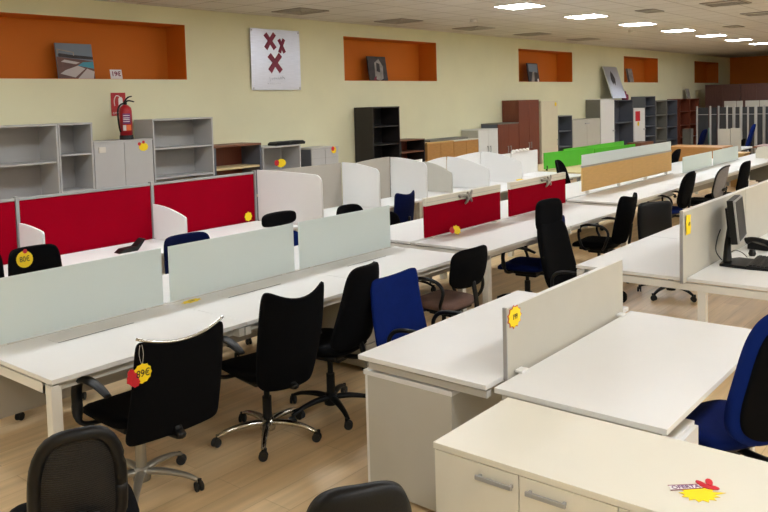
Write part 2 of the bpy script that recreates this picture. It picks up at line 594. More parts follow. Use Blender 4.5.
# row C : two bench desks with red screens
for i, (a, b, lb, sx0, sx1) in enumerate([(5.69, 7.24, 'white bench desk with red screen right behind the mesh-backed chair', 5.87, 7.22),
                                         (7.25, 8.75, 'white bench desk with red screen next to the beech and glass screen', 7.42, 8.745)]):
    ox, oy = a, 3.60
    t = thing('bench_desk', lb, 'desk', (ox, oy, 0), 0, 'bench desks with red screens')
    worktop(t, 0, b - a, 0, .80)
    worktop(t, 0, b - a, .86, 1.64)
    frame_rails(t, .005, b - a - .005, .02, 1.62)
    bx('cable_channel', 'edge', 0, b - a, .805, .855, TZ - .03, TZ - .006, t)
    for lx in ([.035] if i == 0 else []) + [b - a - .035]:
        leg(t, lx, .05, w=.06)
        leg(t, lx, 1.58, w=.06)
    s = bx('red_screen', 'red', sx0 - ox, sx1 - ox, .812, .838, TZ + .01, 1.04, t, .004)
    s['label'] = 'red fabric screen panel'
    r = bx('screen_rail', 'ivory' if False else 'cream', sx0 - ox, sx1 - ox, .805, .845, 1.04, 1.118, t, .004)
    bx('rail_groove', 'edge', sx0 - ox + .01, sx1 - ox - .01, .8035, .8055, 1.072, 1.078, r, 0)
    for gx in (sx0 + .1, sx1 - .1):
        bx('screen_clamp', 'frame', gx - ox - .02, gx - ox + .02, .79, .86, TZ - .02, TZ + .012, t)
    bx('modesty_panel', 'taupe', .05, b - a - .06, .79, .81, .36, .64, t)

def star_bracket(x, label):
    """silver four-clawed bracket hooked on the rail"""
    t = thing('screen_bracket', label, 'bracket', (x, 4.396, 1.06), 0, 'silver brackets on the red screens')
    bm = bmesh.new()
    prism(bm, [(-.035, -.03), (.035, -.03), (.045, .03), (-.03, .035)], 'y', -.03, -.004)
    obj('plate', bm, 'satin', t, bevel=.004)
    for dx, dz in ((-.06, -.065), (.06, -.055), (.065, .06), (-.02, .05)):
        bm = bmesh.new()
        tube(bm, [(0, -.017, 0), (dx * .6, -.024, dz * .6), (dx, -.012, dz)], [.018, .013, .008], 8, n=4)
        obj('claw', bm, 'satin', t, smooth=True)
    bm = bmesh.new()
    tube(bm, [(-.02, -.017, .01), (-.09, -.02, .025), (-.15, -.012, .02)], [.014, .018, .02], 8, n=4)
    obj('arm_stub', bm, 'satin', t, smooth=True)
star_bracket(6.56, 'silver clawed metal bracket on the left red screen of the middle row')
star_bracket(8.25, 'silver clawed metal bracket on the red screen nearer the green panels')

# row D : long bench with beech and glass screen, then clear green glass screens
for i, (a, b, lb) in enumerate([(9.1, 11.3, 'white bench desk with beech and glass screen, left part'),
                                (11.31, 12.97, 'white bench desk below the right end of the beech and glass screen'),
                                (12.98, 14.57, 'white bench desk with the first milky green glass screen'),
                                (14.58, 16.2, 'white bench desk with the second milky green glass screen')]):
    ox, oy = a, 3.79
    t = thing('bench_desk', lb, 'desk', (ox, oy, 0), 0, 'bench desks of the far right row')
    ys = .78 if i < 2 else .62
    ye = 1.62 if i < 2 else 1.5
    worktop(t, 0, b - a, 0, ys)
    worktop(t, 0, b - a, ys + .06, ye)
    frame_rails(t, .005, b - a - .005, .02, ye - .02)
    bx('cable_channel', 'greysteel', 0, b - a, ys + .005, ys + .055, TZ - .03, TZ - .006, t)
    for lx in ([.035] if i == 0 else []) + [b - a - .035]:
        leg(t, lx, .05, w=.06)
        leg(t, lx, ye - .05, w=.06)
    if i >= 2:
        s = bx('glass_screen', 'glass2', .03, b - a - .05, ys + .025, ys + .035, TZ + .01, .995, t, .001)
    bx('modesty_panel', 'taupe', .05, b - a - .06, ys, ys + .015, .36, .64, t)
# the long screen itself stands on brackets over both desks
t = thing('divider_screen', 'long desk divider of beech board topped with frosted glass', 'desk screen', (9.62, 4.6, 0))
for a, b in ((0, 1.66), (1.662, 3.32)):
    bx('wood_panel', 'beech', a, b, .0, .024, .775, 1.092, t, .002)
    bx('glass_panel', 'glass3', a, b, .008, .018, 1.115, 1.262, t, .001)
bx('joining_rail', 'greysteel', 0, 3.32, -.004, .028, 1.092, 1.115, t)
for x in (.16, 1.2, 2.2, 3.1):
    bx('bracket', 'frame', x - .015, x + .015, -.012, .036, TZ + .001, .775, t)

# right foreground bench with tall pale screen
for i, (a, b, lb) in enumerate([(5.55, 7.04, 'white bench desk carrying the black monitor and tall pale screen'),
                                (7.05, 8.75, 'white bench desk behind the monitor at the right picture edge')]):
    ox, oy = a, 1.07
    t = thing('bench_desk', lb, 'desk', (ox, oy, 0), 0, 'bench desks with tall pale screen')
    worktop(t, 0, b - a, 0, .80)
    worktop(t, 0, b - a, .83, 1.65)
    frame_rails(t, .0, b - a - .0, .0, 1.645)
    for lx in [.035 if i == 0 else b - a - .035]:
        leg(t, lx, .70, w=.055)
        if lx > .1:
            leg(t, lx, 1.58, w=.05)
            leg(t, lx, .06, w=.055)
    s = bx('tall_screen', 'panel', (-.06 if i == 0 else .003), b - a - .003, .804, .824, .70, 1.205, t, .002)
    bx('edge_trim', 'white', (-.06 if i == 0 else .003), b - a - .003, .802, .826, 1.205, 1.215, s)
    if i == 0:
        bx('edge_trim', 'greysteel', -.068, -.0605, .802, .826, .70, 1.215, s)

# near bench pair (centre foreground)
t = thing('bench_desk', 'large white double bench desk in the centre foreground with pale low screen', 'desk', (2.96, 1.07, 0))
worktop(t, 0, 1.56, 0.005, .79)
worktop(t, 0, 1.64, .835, 1.615)
bx('low_screen', 'panel', .16, 1.50, .812, .832, TZ - .02, 1.05, t, .002)
bx('edge_trim', 'white', .16, 1.50, .811, .833, 1.05, 1.056, t)
bx('edge_trim', 'greysteel', .152, .16, .811, .833, TZ - .02, 1.056, t)
for x in (.25, 1.42):
    bx('screen_clamp', 'white', x - .03, x + .03, .77, .811, TZ + .0005, TZ + .016, t, .004)
bm = bmesh.new()
for x in (.03, 1.57):
    box(bm, min(x, 1.5), min(x, 1.5) + .04, .05, .77, .655, .69)
    box(bm, x, x + .04, .85, 1.57, .655, .69)
for y in (.12, .72, .90, 1.50):
    box(bm, .07, 1.51 if y < .8 else 1.57, y, y + .03, .655, .69)
for x in (.05, 1.52):
    for y in (.1, .7, .95, 1.5):
        box(bm, x - .012, x + .012, y - .012, y + .012, .69, .705)
obj('frame_rail', bm, 'edge', t, bevel=.002)
for x, y in ((.06, .76), (1.51, .1), (1.51, .76), (1.58, 1.50), (.06, .1)):
    leg(t, x, y, w=.05, z=.655)
# supporting pedestal cabinet below the far left part
t = thing('support_pedestal', 'white storage pedestal under the left end of the centre foreground desk', 'cabinet', (2.99, 2.12, 0))
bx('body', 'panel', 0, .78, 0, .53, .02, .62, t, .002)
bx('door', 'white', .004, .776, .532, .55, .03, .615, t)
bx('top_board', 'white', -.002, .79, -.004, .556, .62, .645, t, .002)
for x in (.05, .73):
    for y in (.05, .48):
        bm = bmesh.new()
        lathe(bm, [(.018, 0), (.02, .01), (.02, .02)], 10, (x, y, 0))
        obj('foot', bm, 'rubber', t)
bx('spacer', 'edge', .06, .7, .06, .48, .645, .655, t)
pedestal('drawer_pedestal', 'white drawer pedestal under the right end of the centre foreground desk', 3.02, 3.42, 1.12, 1.62, .60, 'white', face='-y')

# foreground cream cabinet
def fg_cabinet():
    t = thing('low_cabinet', 'cream low cabinet with bar handles at the bottom right foreground', 'cabinet', (2.29, 0.27, 0))
    L = 1.437
    bm = bmesh.new()
    box(bm, .02, .53, 0, .018, .05, .735)
    box(bm, .02, .53, L - .018, L, .05, .735)
    box(bm, .02, .53, .018, L - .018, .05, .07)
    box(bm, .512, .53, .018, L - .018, .07, .735)
    box(bm, .02, .512, L / 2 - .009, L / 2 + .009, .07, .735)
    obj('carcass', bm, 'cream', t, bevel=.001)
    bx('top_board', 'cream', -.002, .54, -.003, L + .003, .736, .76, t, .002)
    bx('plinth', 'edge', .05, .5, .02, L - .02, 0, .05, t)
    for k in range(4):
        a, b = k * L / 4 + .002, (k + 1) * L / 4 - .002
        d = bx('door', 'cream', 0, .018, a, b, .055, .733, t, .0015)
        bm = bmesh.new()
        yc = a + .088 if k % 2 else b - .110
        box(bm, -.026, -.016, yc - .075, yc + .075, .682, .698)
        box(bm, -.016, 0, yc - .07, yc - .058, .684, .696)
        box(bm, -.016, 0, yc + .058, yc + .07, .684, .696)
        obj('handle', bm, 'greysteel', d, bevel=.002)
fg_cabinet()

# ---------------------------------------------------------------- red partition row (B)
def partition(x0, x1, label):
    t = thing('partition_panel', label, 'partition', (x0, 6.84, 0), 0, 'red fabric partitions')
    L = x1 - x0
    bm = bmesh.new()
    box(bm, .03, L - .005, -.02, .02, .12, 1.262)
    obj('fabric_panel', bm, 'red', t, bevel=.004)
    bx('post', 'greysteel', -.005, .025, -.026, .026, 0, 1.30, t)
    bx('top_rail', 'greysteel', .026, L - .006, -.024, .024, 1.263, 1.285, t)
    bx('bottom_rail', 'greysteel', .026, L - .006, -.024, .024, .09, .119, t)
    return t
partition(1.83, 3.165, 'red fabric partition cut off by the left picture edge')
partition(3.17, 4.515, 'red fabric partition behind the black chair with yellow price tag')
partition(4.52, 5.86, 'red fabric partition right of the middle post, behind the navy chair')
t = thing('partition_post', 'slim grey end post right of the red fabric partitions', 'post', (5.87, 6.84, 0))
bx('post', 'greysteel', -.006, .02, -.026, .026, 0, 1.30, t)

def rounded_side(y0, y1, z0, zf, zb, r):
    """side screen outline in (y,z): back edge y1 tall zb, arch to front y0 with rounded corner"""
    pts = [(y1, z0), (y1, zb)]
    n = 8
    for i in range(1, n):
        t = i / n
        y = y1 + (y0 + r - y1) * t
        pts.append((y, zb + (zf - zb) * t ** 2))
    for i in range(0, 6):
        a = i / 5 * PI / 2
        pts.append((y0 + r - r * math.sin(a), zf - r + r * math.cos(a)))
    pts.append((y0, z0))
    return pts

def booth(x0, x1, label, side_h, side=True, back=True, backh=1.28, m='white', arch=False, left=None, yf=6.22, bm_mat='taupe'):
    t = thing('booth_desk', label, 'desk', (x0, 6.2, 0), 0, 'booth desks along the partitions')
    L = x1 - x0
    oy = 6.2
    worktop(t, 0.002, L - .002, yf - oy, 6.8 - oy)
    bx('modesty_panel', 'taupe', .05, L - .05, .50, .518, .2, .70, t)
    for x in (.03, L - .03):
        leg(t, x, yf - oy + .08, w=.05, z=TZ - TT)
        leg(t, x, .55, w=.05, z=TZ - TT)
    if back:
        bm = bmesh.new()
        if arch:
            pts = [(.012, TZ - .03), (.012, backh - .06)] + [(.012 + (L - .02) * i / 8, backh - .06 * (1 - i / 8) ** 2) for i in range(1, 9)] + [(L - .008, TZ - .03)]
        else:
            pts = [(.012, TZ - .03), (.012, backh), (L - .008, backh), (L - .008, TZ - .03)]
        prism(bm, pts, 'y', 6.803 - oy, 6.823 - oy)
        obj('back_screen', bm, bm_mat, t, bevel=.001)  # taupe default has the shade of this face put into its colour
    if side:
        y0, zf, zb, r = side_h
        bm = bmesh.new()
        prism(bm, rounded_side(y0 - oy, 6.80 - oy, TZ + .004, zf, zb, r), 'x', -.012, .008)
        obj('side_screen', bm, m, t, bevel=.002)
    return t
booth(1.85, 3.165, 'white desk in front of the left edge red partition', (6.4, 1.04, 1.06, .08), side=False, back=False, yf=6.05)
booth(3.185, 4.505, 'white desk with small curved side screen at the left picture edge', (6.39, 1.03, 1.068, .03), back=False, yf=6.05)
booth(4.525, 5.865, 'white desk with small curved side screen behind the navy chair', (6.27, .985, 1.075, .02), back=False, yf=6.05)
booth(5.90, 7.30, 'white booth desk with the largest curved side screen, right of the red partitions', (5.785, 1.285, 1.305, .09), backh=1.28, yf=6.22)
booth(7.315, 8.28, 'white booth desk with curved side screen right of the largest one', (6.185, 1.225, 1.285, .08), backh=1.285, arch=True)
booth(8.29, 9.02, 'white booth desk with curved side screen behind the navy chair back', (6.185, 1.225, 1.28, .08), backh=1.20, arch=True, bm_mat='white')
booth(9.035, 9.62, 'booth desk with pale grey side screen behind the left red screen', (6.30, 1.03, 1.16, .04), m='panel', backh=1.19, arch=True, bm_mat='white')
booth(9.635, 10.55, 'white booth desk in the far white cluster with lower curved screen', (6.065, 1.045, 1.19, .04), backh=1.20, arch=True, bm_mat='white')
booth(10.565, 11.5, 'white booth desk in the far white cluster below the brown cabinets', (6.055, 1.065, 1.205, .04), backh=1.115, bm_mat='white')
booth(11.52, 12.43, 'white booth desk with straight back screen at the end of the white cluster', (6.3, 1.0, 1.1, .03), side=False, backh=1.118, bm_mat='white')

# low white desk row before the green screens
t = thing('long_desk', 'long white desk between the red screens and green panels', 'desk', (9.3, 5.78, 0))
worktop(t, 0, 2.95, .0, .42)
for x, y in ((.04, .05), (.04, .37), (2.9, .05), (2.9, .37)):
    leg(t, x, y, m='greysteel', z=.705)
bx('modesty_panel', 'gback', .1, 2.85, .39, .405, .35, .70, t)
t = thing('tape_dispenser', 'small yellow and black item on the desk behind the red screen', 'desk item', (10.35, 5.98, TZ))
bm = bmesh.new(); prism(bm, [(-.1, 0), (.1, 0), (.09, .05), (.0, .07), (-.09, .045)], 'y', -.04, .04)
obj('body', bm, 'plastic', t, bevel=.005)
bx('label_strip', 'yellow', -.06, .07, -.03, .03, .071, .085, t)
bm = bmesh.new(); prism(bm, [(-.11, 0), (.12, 0), (.02, .07)], 'y', -.05, .05)
tag(obj('desk_wedge', bm, 'plastic', loc=(10.75, 5.90, TZ), bevel=.004), 'small black wedge shaped item beside the yellow one', 'desk item')
bm = bmesh.new()
for k in range(5):
    lathe(bm, [(.02, 0), (.035, .02), (.02, .045)], 8, (0.12 * k, 0, 0))
box(bm, -.05, .55, -.03, .03, -.004, .004)
tag(obj('cable_clips', bm, 'smoke', loc=(11.6, 6.813, 1.1235)), 'row of small pale clips on top of the straight white screen', 'clips')

# green screens on a maple bench
t = thing('bench_desk', 'pale maple bench desk carrying the bright green screens', 'desk', (12.5, 6.02, 0))
worktop(t, 0, 3.4, 0, .70, 'tanlam')
worktop(t, .0, 5.6, .76, 1.5, 'tanlam')
for x, y in ((.05, .06), (.05, 1.4), (3.3, .06), (3.3, 1.4), (5.5, 1.4), (5.5, .85)):
    leg(t, x, y, m='greysteel', z=.705)
frame = bx('frame_rail', 'greysteel', .05, 3.3, .72, .74, .62, .70, t)
def green_screen(x, y, L, z1, label, rot=0):
    t = thing('green_screen', label, 'desk screen', (x, y, 0), rot, 'bright green desk screens')
    bx('acrylic_panel', 'green', 0, L, -.009, .009, TZ + .03, z1, t, .001)
    for q in (.08, L - .25):
        bx('clamp', 'plastic', q - .012, q + .012, -.016, .016, TZ + .001, TZ + .09, t)
green_screen(12.5, 6.72, 1.55, 1.055, 'bright green desk screen, nearest and leftmost of the green ones', math.radians(-8))
green_screen(14.1, 6.50, 1.5, 1.04, 'bright green desk screen mostly behind the frosted glass divider', math.radians(-8))
green_screen(14.3, 7.25, 3.0, 1.0, 'bright green desk screen standing behind the other two')

# ---------------------------------------------------------------- cabinets along the back wall
CB, CF = YW - .015, 8.76

def shelf_unit(name, x0, x1, z1, shelves, label, m='gcab', back='gback', group=None, cols=1, th=.02, side_m=None, topm=None, yf=CF, kick=True, front_m=None, shelf_m=None):
    t = thing(name, label, 'shelf unit', (x0, yf, 0), 0, group)
    L, D = x1 - x0 - .004, CB - yf
    bm = bmesh.new()
    box(bm, 0, th, 0, D, 0, z1 - th)
    box(bm, L - th, L, 0, D, 0, z1 - th)
    box(bm, th, L - th, 0.01, D, 0, .06)
    for c in range(1, cols):
        box(bm, L * c / cols - th / 2, L * c / cols + th / 2, 0, D - .01, .06, z1 - th)
    obj('carcass', bm, side_m or m, t, bevel=.001)
    bx('top_board', topm or m, -.001, L + .001, -.004, D, z1 - th, z1, t, .001)
    bx('back_panel', back, th, L - th, D - .012, D - .002, .06, z1 - th, t, 0)
    for z in shelves:
        bx('shelf', shelf_m or m, th, L - th, .012, D - .013, z, z + th, t, .001)
    return t

def door_unit(name, x0, x1, z1, label, m='gcab', side_m=None, doors=2, handle='greysteel', hz=None, group=None, z0=.05, topm=None, yf=CF, hstyle='bar', drawers=0):
    t = thing(name, label, 'cabinet', (x0, yf, 0), 0, group)
    L, D = x1 - x0 - .004, CB - yf
    bm = bmesh.new()
    box(bm, 0, L, .02, D, 0.0, z1 - .022)
    obj('carcass', bm, side_m or m, t, bevel=.001)
    bx('top_board', topm or m, -.003, L + .003, -.002, D, z1 - .022, z1, t, .001)
    hz = hz or z1 * .55
    for k in range(doors):
        a, b = L * k / doors + .003, L * (k + 1) / doors - .003
        d = bx('door', m, a, b, 0, .018, z0, z1 - .026, t, .002)
        if hstyle:
            hx = b - .05 if k % 2 == 0 else a + .05
            bm = bmesh.new()
            if hstyle == 'bar':
                box(bm, hx - .008, hx + .008, -.028, -.018, hz - .07, hz + .07)
                box(bm, hx - .006, hx + .006, -.018, 0, hz - .065, hz - .05)
                box(bm, hx - .006, hx + .006, -.018, 0, hz + .05, hz + .065)
            elif hstyle == 'lock':
                hx = (a + .10) if k % 2 == 0 else (a + .10)
                if not k:
                    box(bm, hx - .045, hx + .045, -.016, 0, z1 - .14, z1 - .07)
            elif hstyle == 'flat':
                box(bm, hx - .07, hx + .07, -.02, 0, hz - .015, hz + .015)
            if len(bm.verts):
                obj('handle', bm, handle, d, bevel=.002)
            else:
                bm.free()
    return t

shelf_unit('open_bookcase', 2.4, 4.60, 1.885, [.45, .85, 1.43], 'wide grey open bookcase at the left picture edge', cols=1, back='gback')
shelf_unit('open_bookcase', 4.605, 5.035, 1.885, [.6, 1.07, 1.50], 'narrow grey open bookcase left of the two-door grey cabinet')
door_unit('two_door_cabinet', 5.04, 5.86, 1.65, 'grey two-door cabinet with the fire extinguisher standing on top', hstyle='lock', handle='smoke')
shelf_unit('open_bookcase', 5.87, 6.828, 1.893, [.6, 1.11, 1.495], 'grey open bookcase right of the fire extinguisher', back='gback')
shelf_unit('low_bookcase', 6.83, 7.69, 1.49, [.3, .70, 1.14], 'low brown-backed open bookcase beside the tall grey one', m='olive', back='mahog', side_m='gdark', topm='walnut', shelf_m='tanlam', th=.03)
shelf_unit('low_bookcase', 7.71, 8.49, 1.42, [.4, .80], 'low grey open bookcase with black tray on top', m='gcab', back='gback', side_m='gcab')
door_unit('drawer_cabinet', 8.72, 9.34, 1.34, 'pale grey cabinet with small doors left of the black bookcase', hstyle=None, side_m='gdark')
bx_ = bx('door_seam', 'gback', 0, .61, -.0015, .0, 1.17, 1.176, None, 0)
bx_.parent = bpy.data.objects['drawer_cabinet']
shelf_unit('black_bookcase', 10.22, 10.965, 1.955, [.5, .9, 1.28, 1.6], 'tall black wood bookcase against the cream wall', m='wenge', back='ink')
shelf_unit('low_bookcase', 10.97, 11.70, 1.34, [.4, .75, 1.10], 'low open black bookcase with brown top right of the tall black one', m='wenge', back='mahog', topm='walnut', shelf_m='walnut')
door_unit('oak_cabinet', 11.77, 12.64, 1.25, 'low oak cabinet, left one of the oak pair', m='oak', hstyle=None, topm='beech')
door_unit('oak_cabinet', 12.645, 13.53, 1.25, 'low oak cabinet right one of the pair with pale top', m='oak', hstyle=None, topm='cream')
bx2 = bx('loose_board', 'olive', 12.0, 13.3, 8.86, 9.15, 1.2515, 1.29, None, .002)
tag(bx2, 'flat grey brown board lying on top of the oak cabinets', 'board')
door_unit('white_cabinet', 13.54, 14.29, 1.42, 'white two-door cabinet between the oak cabinets and red brown one', m='white', side_m='panel', hz=1.0)
door_unit('brown_cabinet', 14.30, 15.17, 1.515, 'shorter red brown two-door cabinet', m='mahog', side_m='gdark', hz=.95, topm='olive')
door_unit('wardrobe_cabinet', 15.18, 16.10, 2.0, 'tall red brown two-door wardrobe cabinet', m='mahog', side_m='mahog', hz=.98)
door_unit('ivory_cabinet', 16.20, 17.02, 1.96, 'tall ivory metal cabinet right of the red brown wardrobe', m='ivory', doors=1, hz=.98)
shelf_unit('open_bookcase', 17.05, 17.77, 1.59, [.5, .82, 1.2], 'dark slate open bookcase between ivory and white cabinets', m='gdark', back='gdark', side_m='gdark')
door_unit('white_cabinet', 17.80, 19.40, 1.47, 'wide low white two-door cabinet left of the tall grey one', m='panel', hstyle='flat', hz=1.36)
door_unit('tall_cabinet', 19.43, 20.30, 1.968, 'tall white cabinet with grey side below the leaning metal artwork', m='white', side_m='olive', doors=1, hz=1.1, hstyle='flat')
shelf_unit('open_bookcase', 20.32, 21.60, 1.92, [.6, 1.28], 'wide slate open bookcase under the leaning metal artwork', m='gdark', back='gdark', cols=1)
t = door_unit('white_cabinet', 21.66, 22.47, 1.67, 'narrow white cabinet with red square in its upper opening', m='white', doors=1, hz=1.05, hstyle='flat')
bx('red_binder', 'redcard', .09, .42, -.01, -.001, 1.30, 1.58, t)
shelf_unit('open_bookcase', 22.49, 23.30, 2.0, [.5, .8, 1.1, 1.4, 1.7], 'tall slate open bookcase with many shelves', m='gdark', back='gdark')
shelf_unit('open_bookcase', 23.36, 24.24, 1.85, [.6, 1.0, 1.4], 'warm grey open bookcase, left of the grey pair', m='olive', back='olive')
shelf_unit('open_bookcase', 24.27, 25.18, 1.86, [.6, 1.0, 1.4], 'slate open bookcase, right of the grey pair', m='gdark', back='gdark')
shelf_unit('brown_bookcase', 25.45, 26.38, 1.885, [.6, 1.0, 1.45], 'brown wooden open bookcase, left of the brown pair', m='mahog', back='mahog')
shelf_unit('brown_bookcase', 26.39, 27.33, 1.88, [.6, 1.0, 1.45], 'brown wooden open bookcase, right of the brown pair', m='mahog', back='dwood')

# brown cabinet run near the far end
ends = [(7.62, 8.78), (6.62, 7.60), (5.62, 6.60), (4.62, 5.60), (3.6, 4.60)]
names = ['leftmost', 'second', 'third', 'fourth', 'rightmost']
for i, (a, b) in enumerate(ends):
    t = thing('brown_cabinet', 'tall dark brown cabinet, %s in the range below the orange end wall' % names[i], 'cabinet', (28.0, a, 0), 0, 'dark brown cabinets at the far end')
    L = b - a
    bx('carcass', 'dwood', .02, .45, 0, L, 0, 2.31, t, .002)
    bx('top_board', 'dwood', -.003, .46, -.004, L + .004, 2.311, 2.335, t)
    for k in range(2):
        bx('door', 'dwood', 0, .018, k * L / 2 + .004, (k + 1) * L / 2 - .004, .06, 2.30, t)

# ---------------------------------------------------------------- frames stacked at the far right
ys = [7.76, 7.41, 7.21, 6.90, 6.73, 6.567, 6.32, 6.13, 5.94, 5.72, 5.5]
for i, y in enumerate(ys):
    lean = random.uniform(-.04, .06)
    pos = ['leftmost', 'second from left', 'third from left', 'fourth from left', 'fifth from left', 'middle one', 'fifth from right', 'fourth from right', 'third from right', 'second from right', 'rightmost'][i]
    t = thing('metal_frame_panel', '%s dark panel with pale metal post in the far stack' % pos, 'frame panel', (24.0 + .12 * (i % 3), y, 0), lean, 'dark panels with metal posts at the far right')
    w = (ys[i] - ys[i + 1]) if i < len(ys) - 1 else .3
    bx('post', 'gcab' if i % 2 else 'gback', -.015, .015, -.022, .022, 0, 1.66, t)
    bx('infill_panel', 'bin', .0, .012, -w + .02, -.03, .15, 1.62, t, .001)
    bx('cross_rail', 'greysteel', -.012, .012, -w + .02, -.03, 1.40, 1.42, t)
for i, (a, b) in enumerate(((7.53, 7.18), (7.16, 6.98), (6.9, 6.5), (6.48, 6.08))):
    bm = bmesh.new(); box(bm, 0, .03, b, a, 0, 1.78)
    tag(obj('stored_board', bm, 'panel', loc=(25.9, 0, 0), bevel=.003), 'pale board standing behind the dark panels, %s of four' % ['leftmost', 'second from left', 'third from left', 'rightmost'][i], 'board', 'pale boards behind the stack')

# ---------------------------------------------------------------- mid right cluster
t = thing('wood_desk', 'honey coloured long desk top beyond the milky glass screens', 'desk', (17.2, 5.05, 0))
bx('worktop', 'oak', 0, .8, 0, 1.2, .86, .885, t)
bx('front_panel', 'oak', 0, .02, 0, 1.2, .55, .86, t)
for x, y in ((.1, .08), (.7, .08), (.1, 1.1), (.7, 1.1)):
    leg(t, x, y, m='greysteel', z=.86)
t = thing('white_table', 'small white desk with metal legs before the dark panels', 'desk', (18.95, 5.15, 0))
worktop(t, 0, 1.2, 0, 1.25)
for x, y in ((.05, .05), (.05, 1.2), (1.15, .05), (1.15, 1.2)):
    leg(t, x, y, m='greysteel', z=.705)
bx('end_rail', 'frame', .02, .05, .05, 1.2, .62, .70, t)
t = thing('grey_partition', 'pale grey two-part partition in front of the far white desk', 'partition', (18.6, 5.05, 0))
bx('panel', 'panel', 0, .03, .23, .50, .73, 1.22, t)
bx('panel', 'panel', 0, .03, .0, .22, .73, 1.235, t)
bx('base_panel', 'greysteel', .005, .025, .0, .50, .0, .73, t)
t = thing('brown_counter', 'reddish brown counter at the right picture edge behind the desks', 'counter', (18.0, 3.3, 0))
bx('top_board', 'walnut', 0, .9, 0, 1.35, .83, .87, t)
bx('front_panel', 'dwood', .06, .08, .05, 1.3, .1, .83, t)
for x, y in ((.2, .1), (.2, 1.25), (.8, .1), (.8, 1.25)):
    leg(t, x, y, m='dwood', z=.83)
bx('cross_beam', 'dwood', .08, .82, .6, .64, .76, .83, t)
t = thing('white_desk_screen', 'off white low screen with rounded corner at the far right edge', 'desk screen', (16.3, 3.1, 0))
bm = bmesh.new(); prism(bm, [(0, .745), (1.05, .745), (1.05, .90), (1.02, .96), (.9, .98), (0, .98)], 'x', 0, .02)
obj('panel', bm, 'cream', t)
for y in (.2, .85):
    bx('clamp', 'frame', -.01, .03, y, y + .04, .732, .745, t)
t = thing('bench_desk', 'white desk with dark open side at the far right picture edge', 'desk', (16.22, 2.7, 0))
worktop(t, 0, 1.9, 0, 1.85)
for x, y in ((.06, .06), (.06, 1.6), (1.84, .06), (1.84, 1.6)):
    leg(t, x, y, m='frame')
bx('modesty_panel', 'olive', .2, .22, .1, 1.6, .3, .70, t)
t = thing('maple_desk', 'small maple coloured desk end behind the second milky glass screen', 'desk', (17.3, 4.65, 0))
bx('front_panel', 'beech', 0, .02, 0, .38, .2, .74, t)
bx('worktop', 'beech', -.01, .5, -.01, .39, .74, .765, t)
bx('side_panel', 'beech', .45, .47, 0, .38, 0, .74, t)

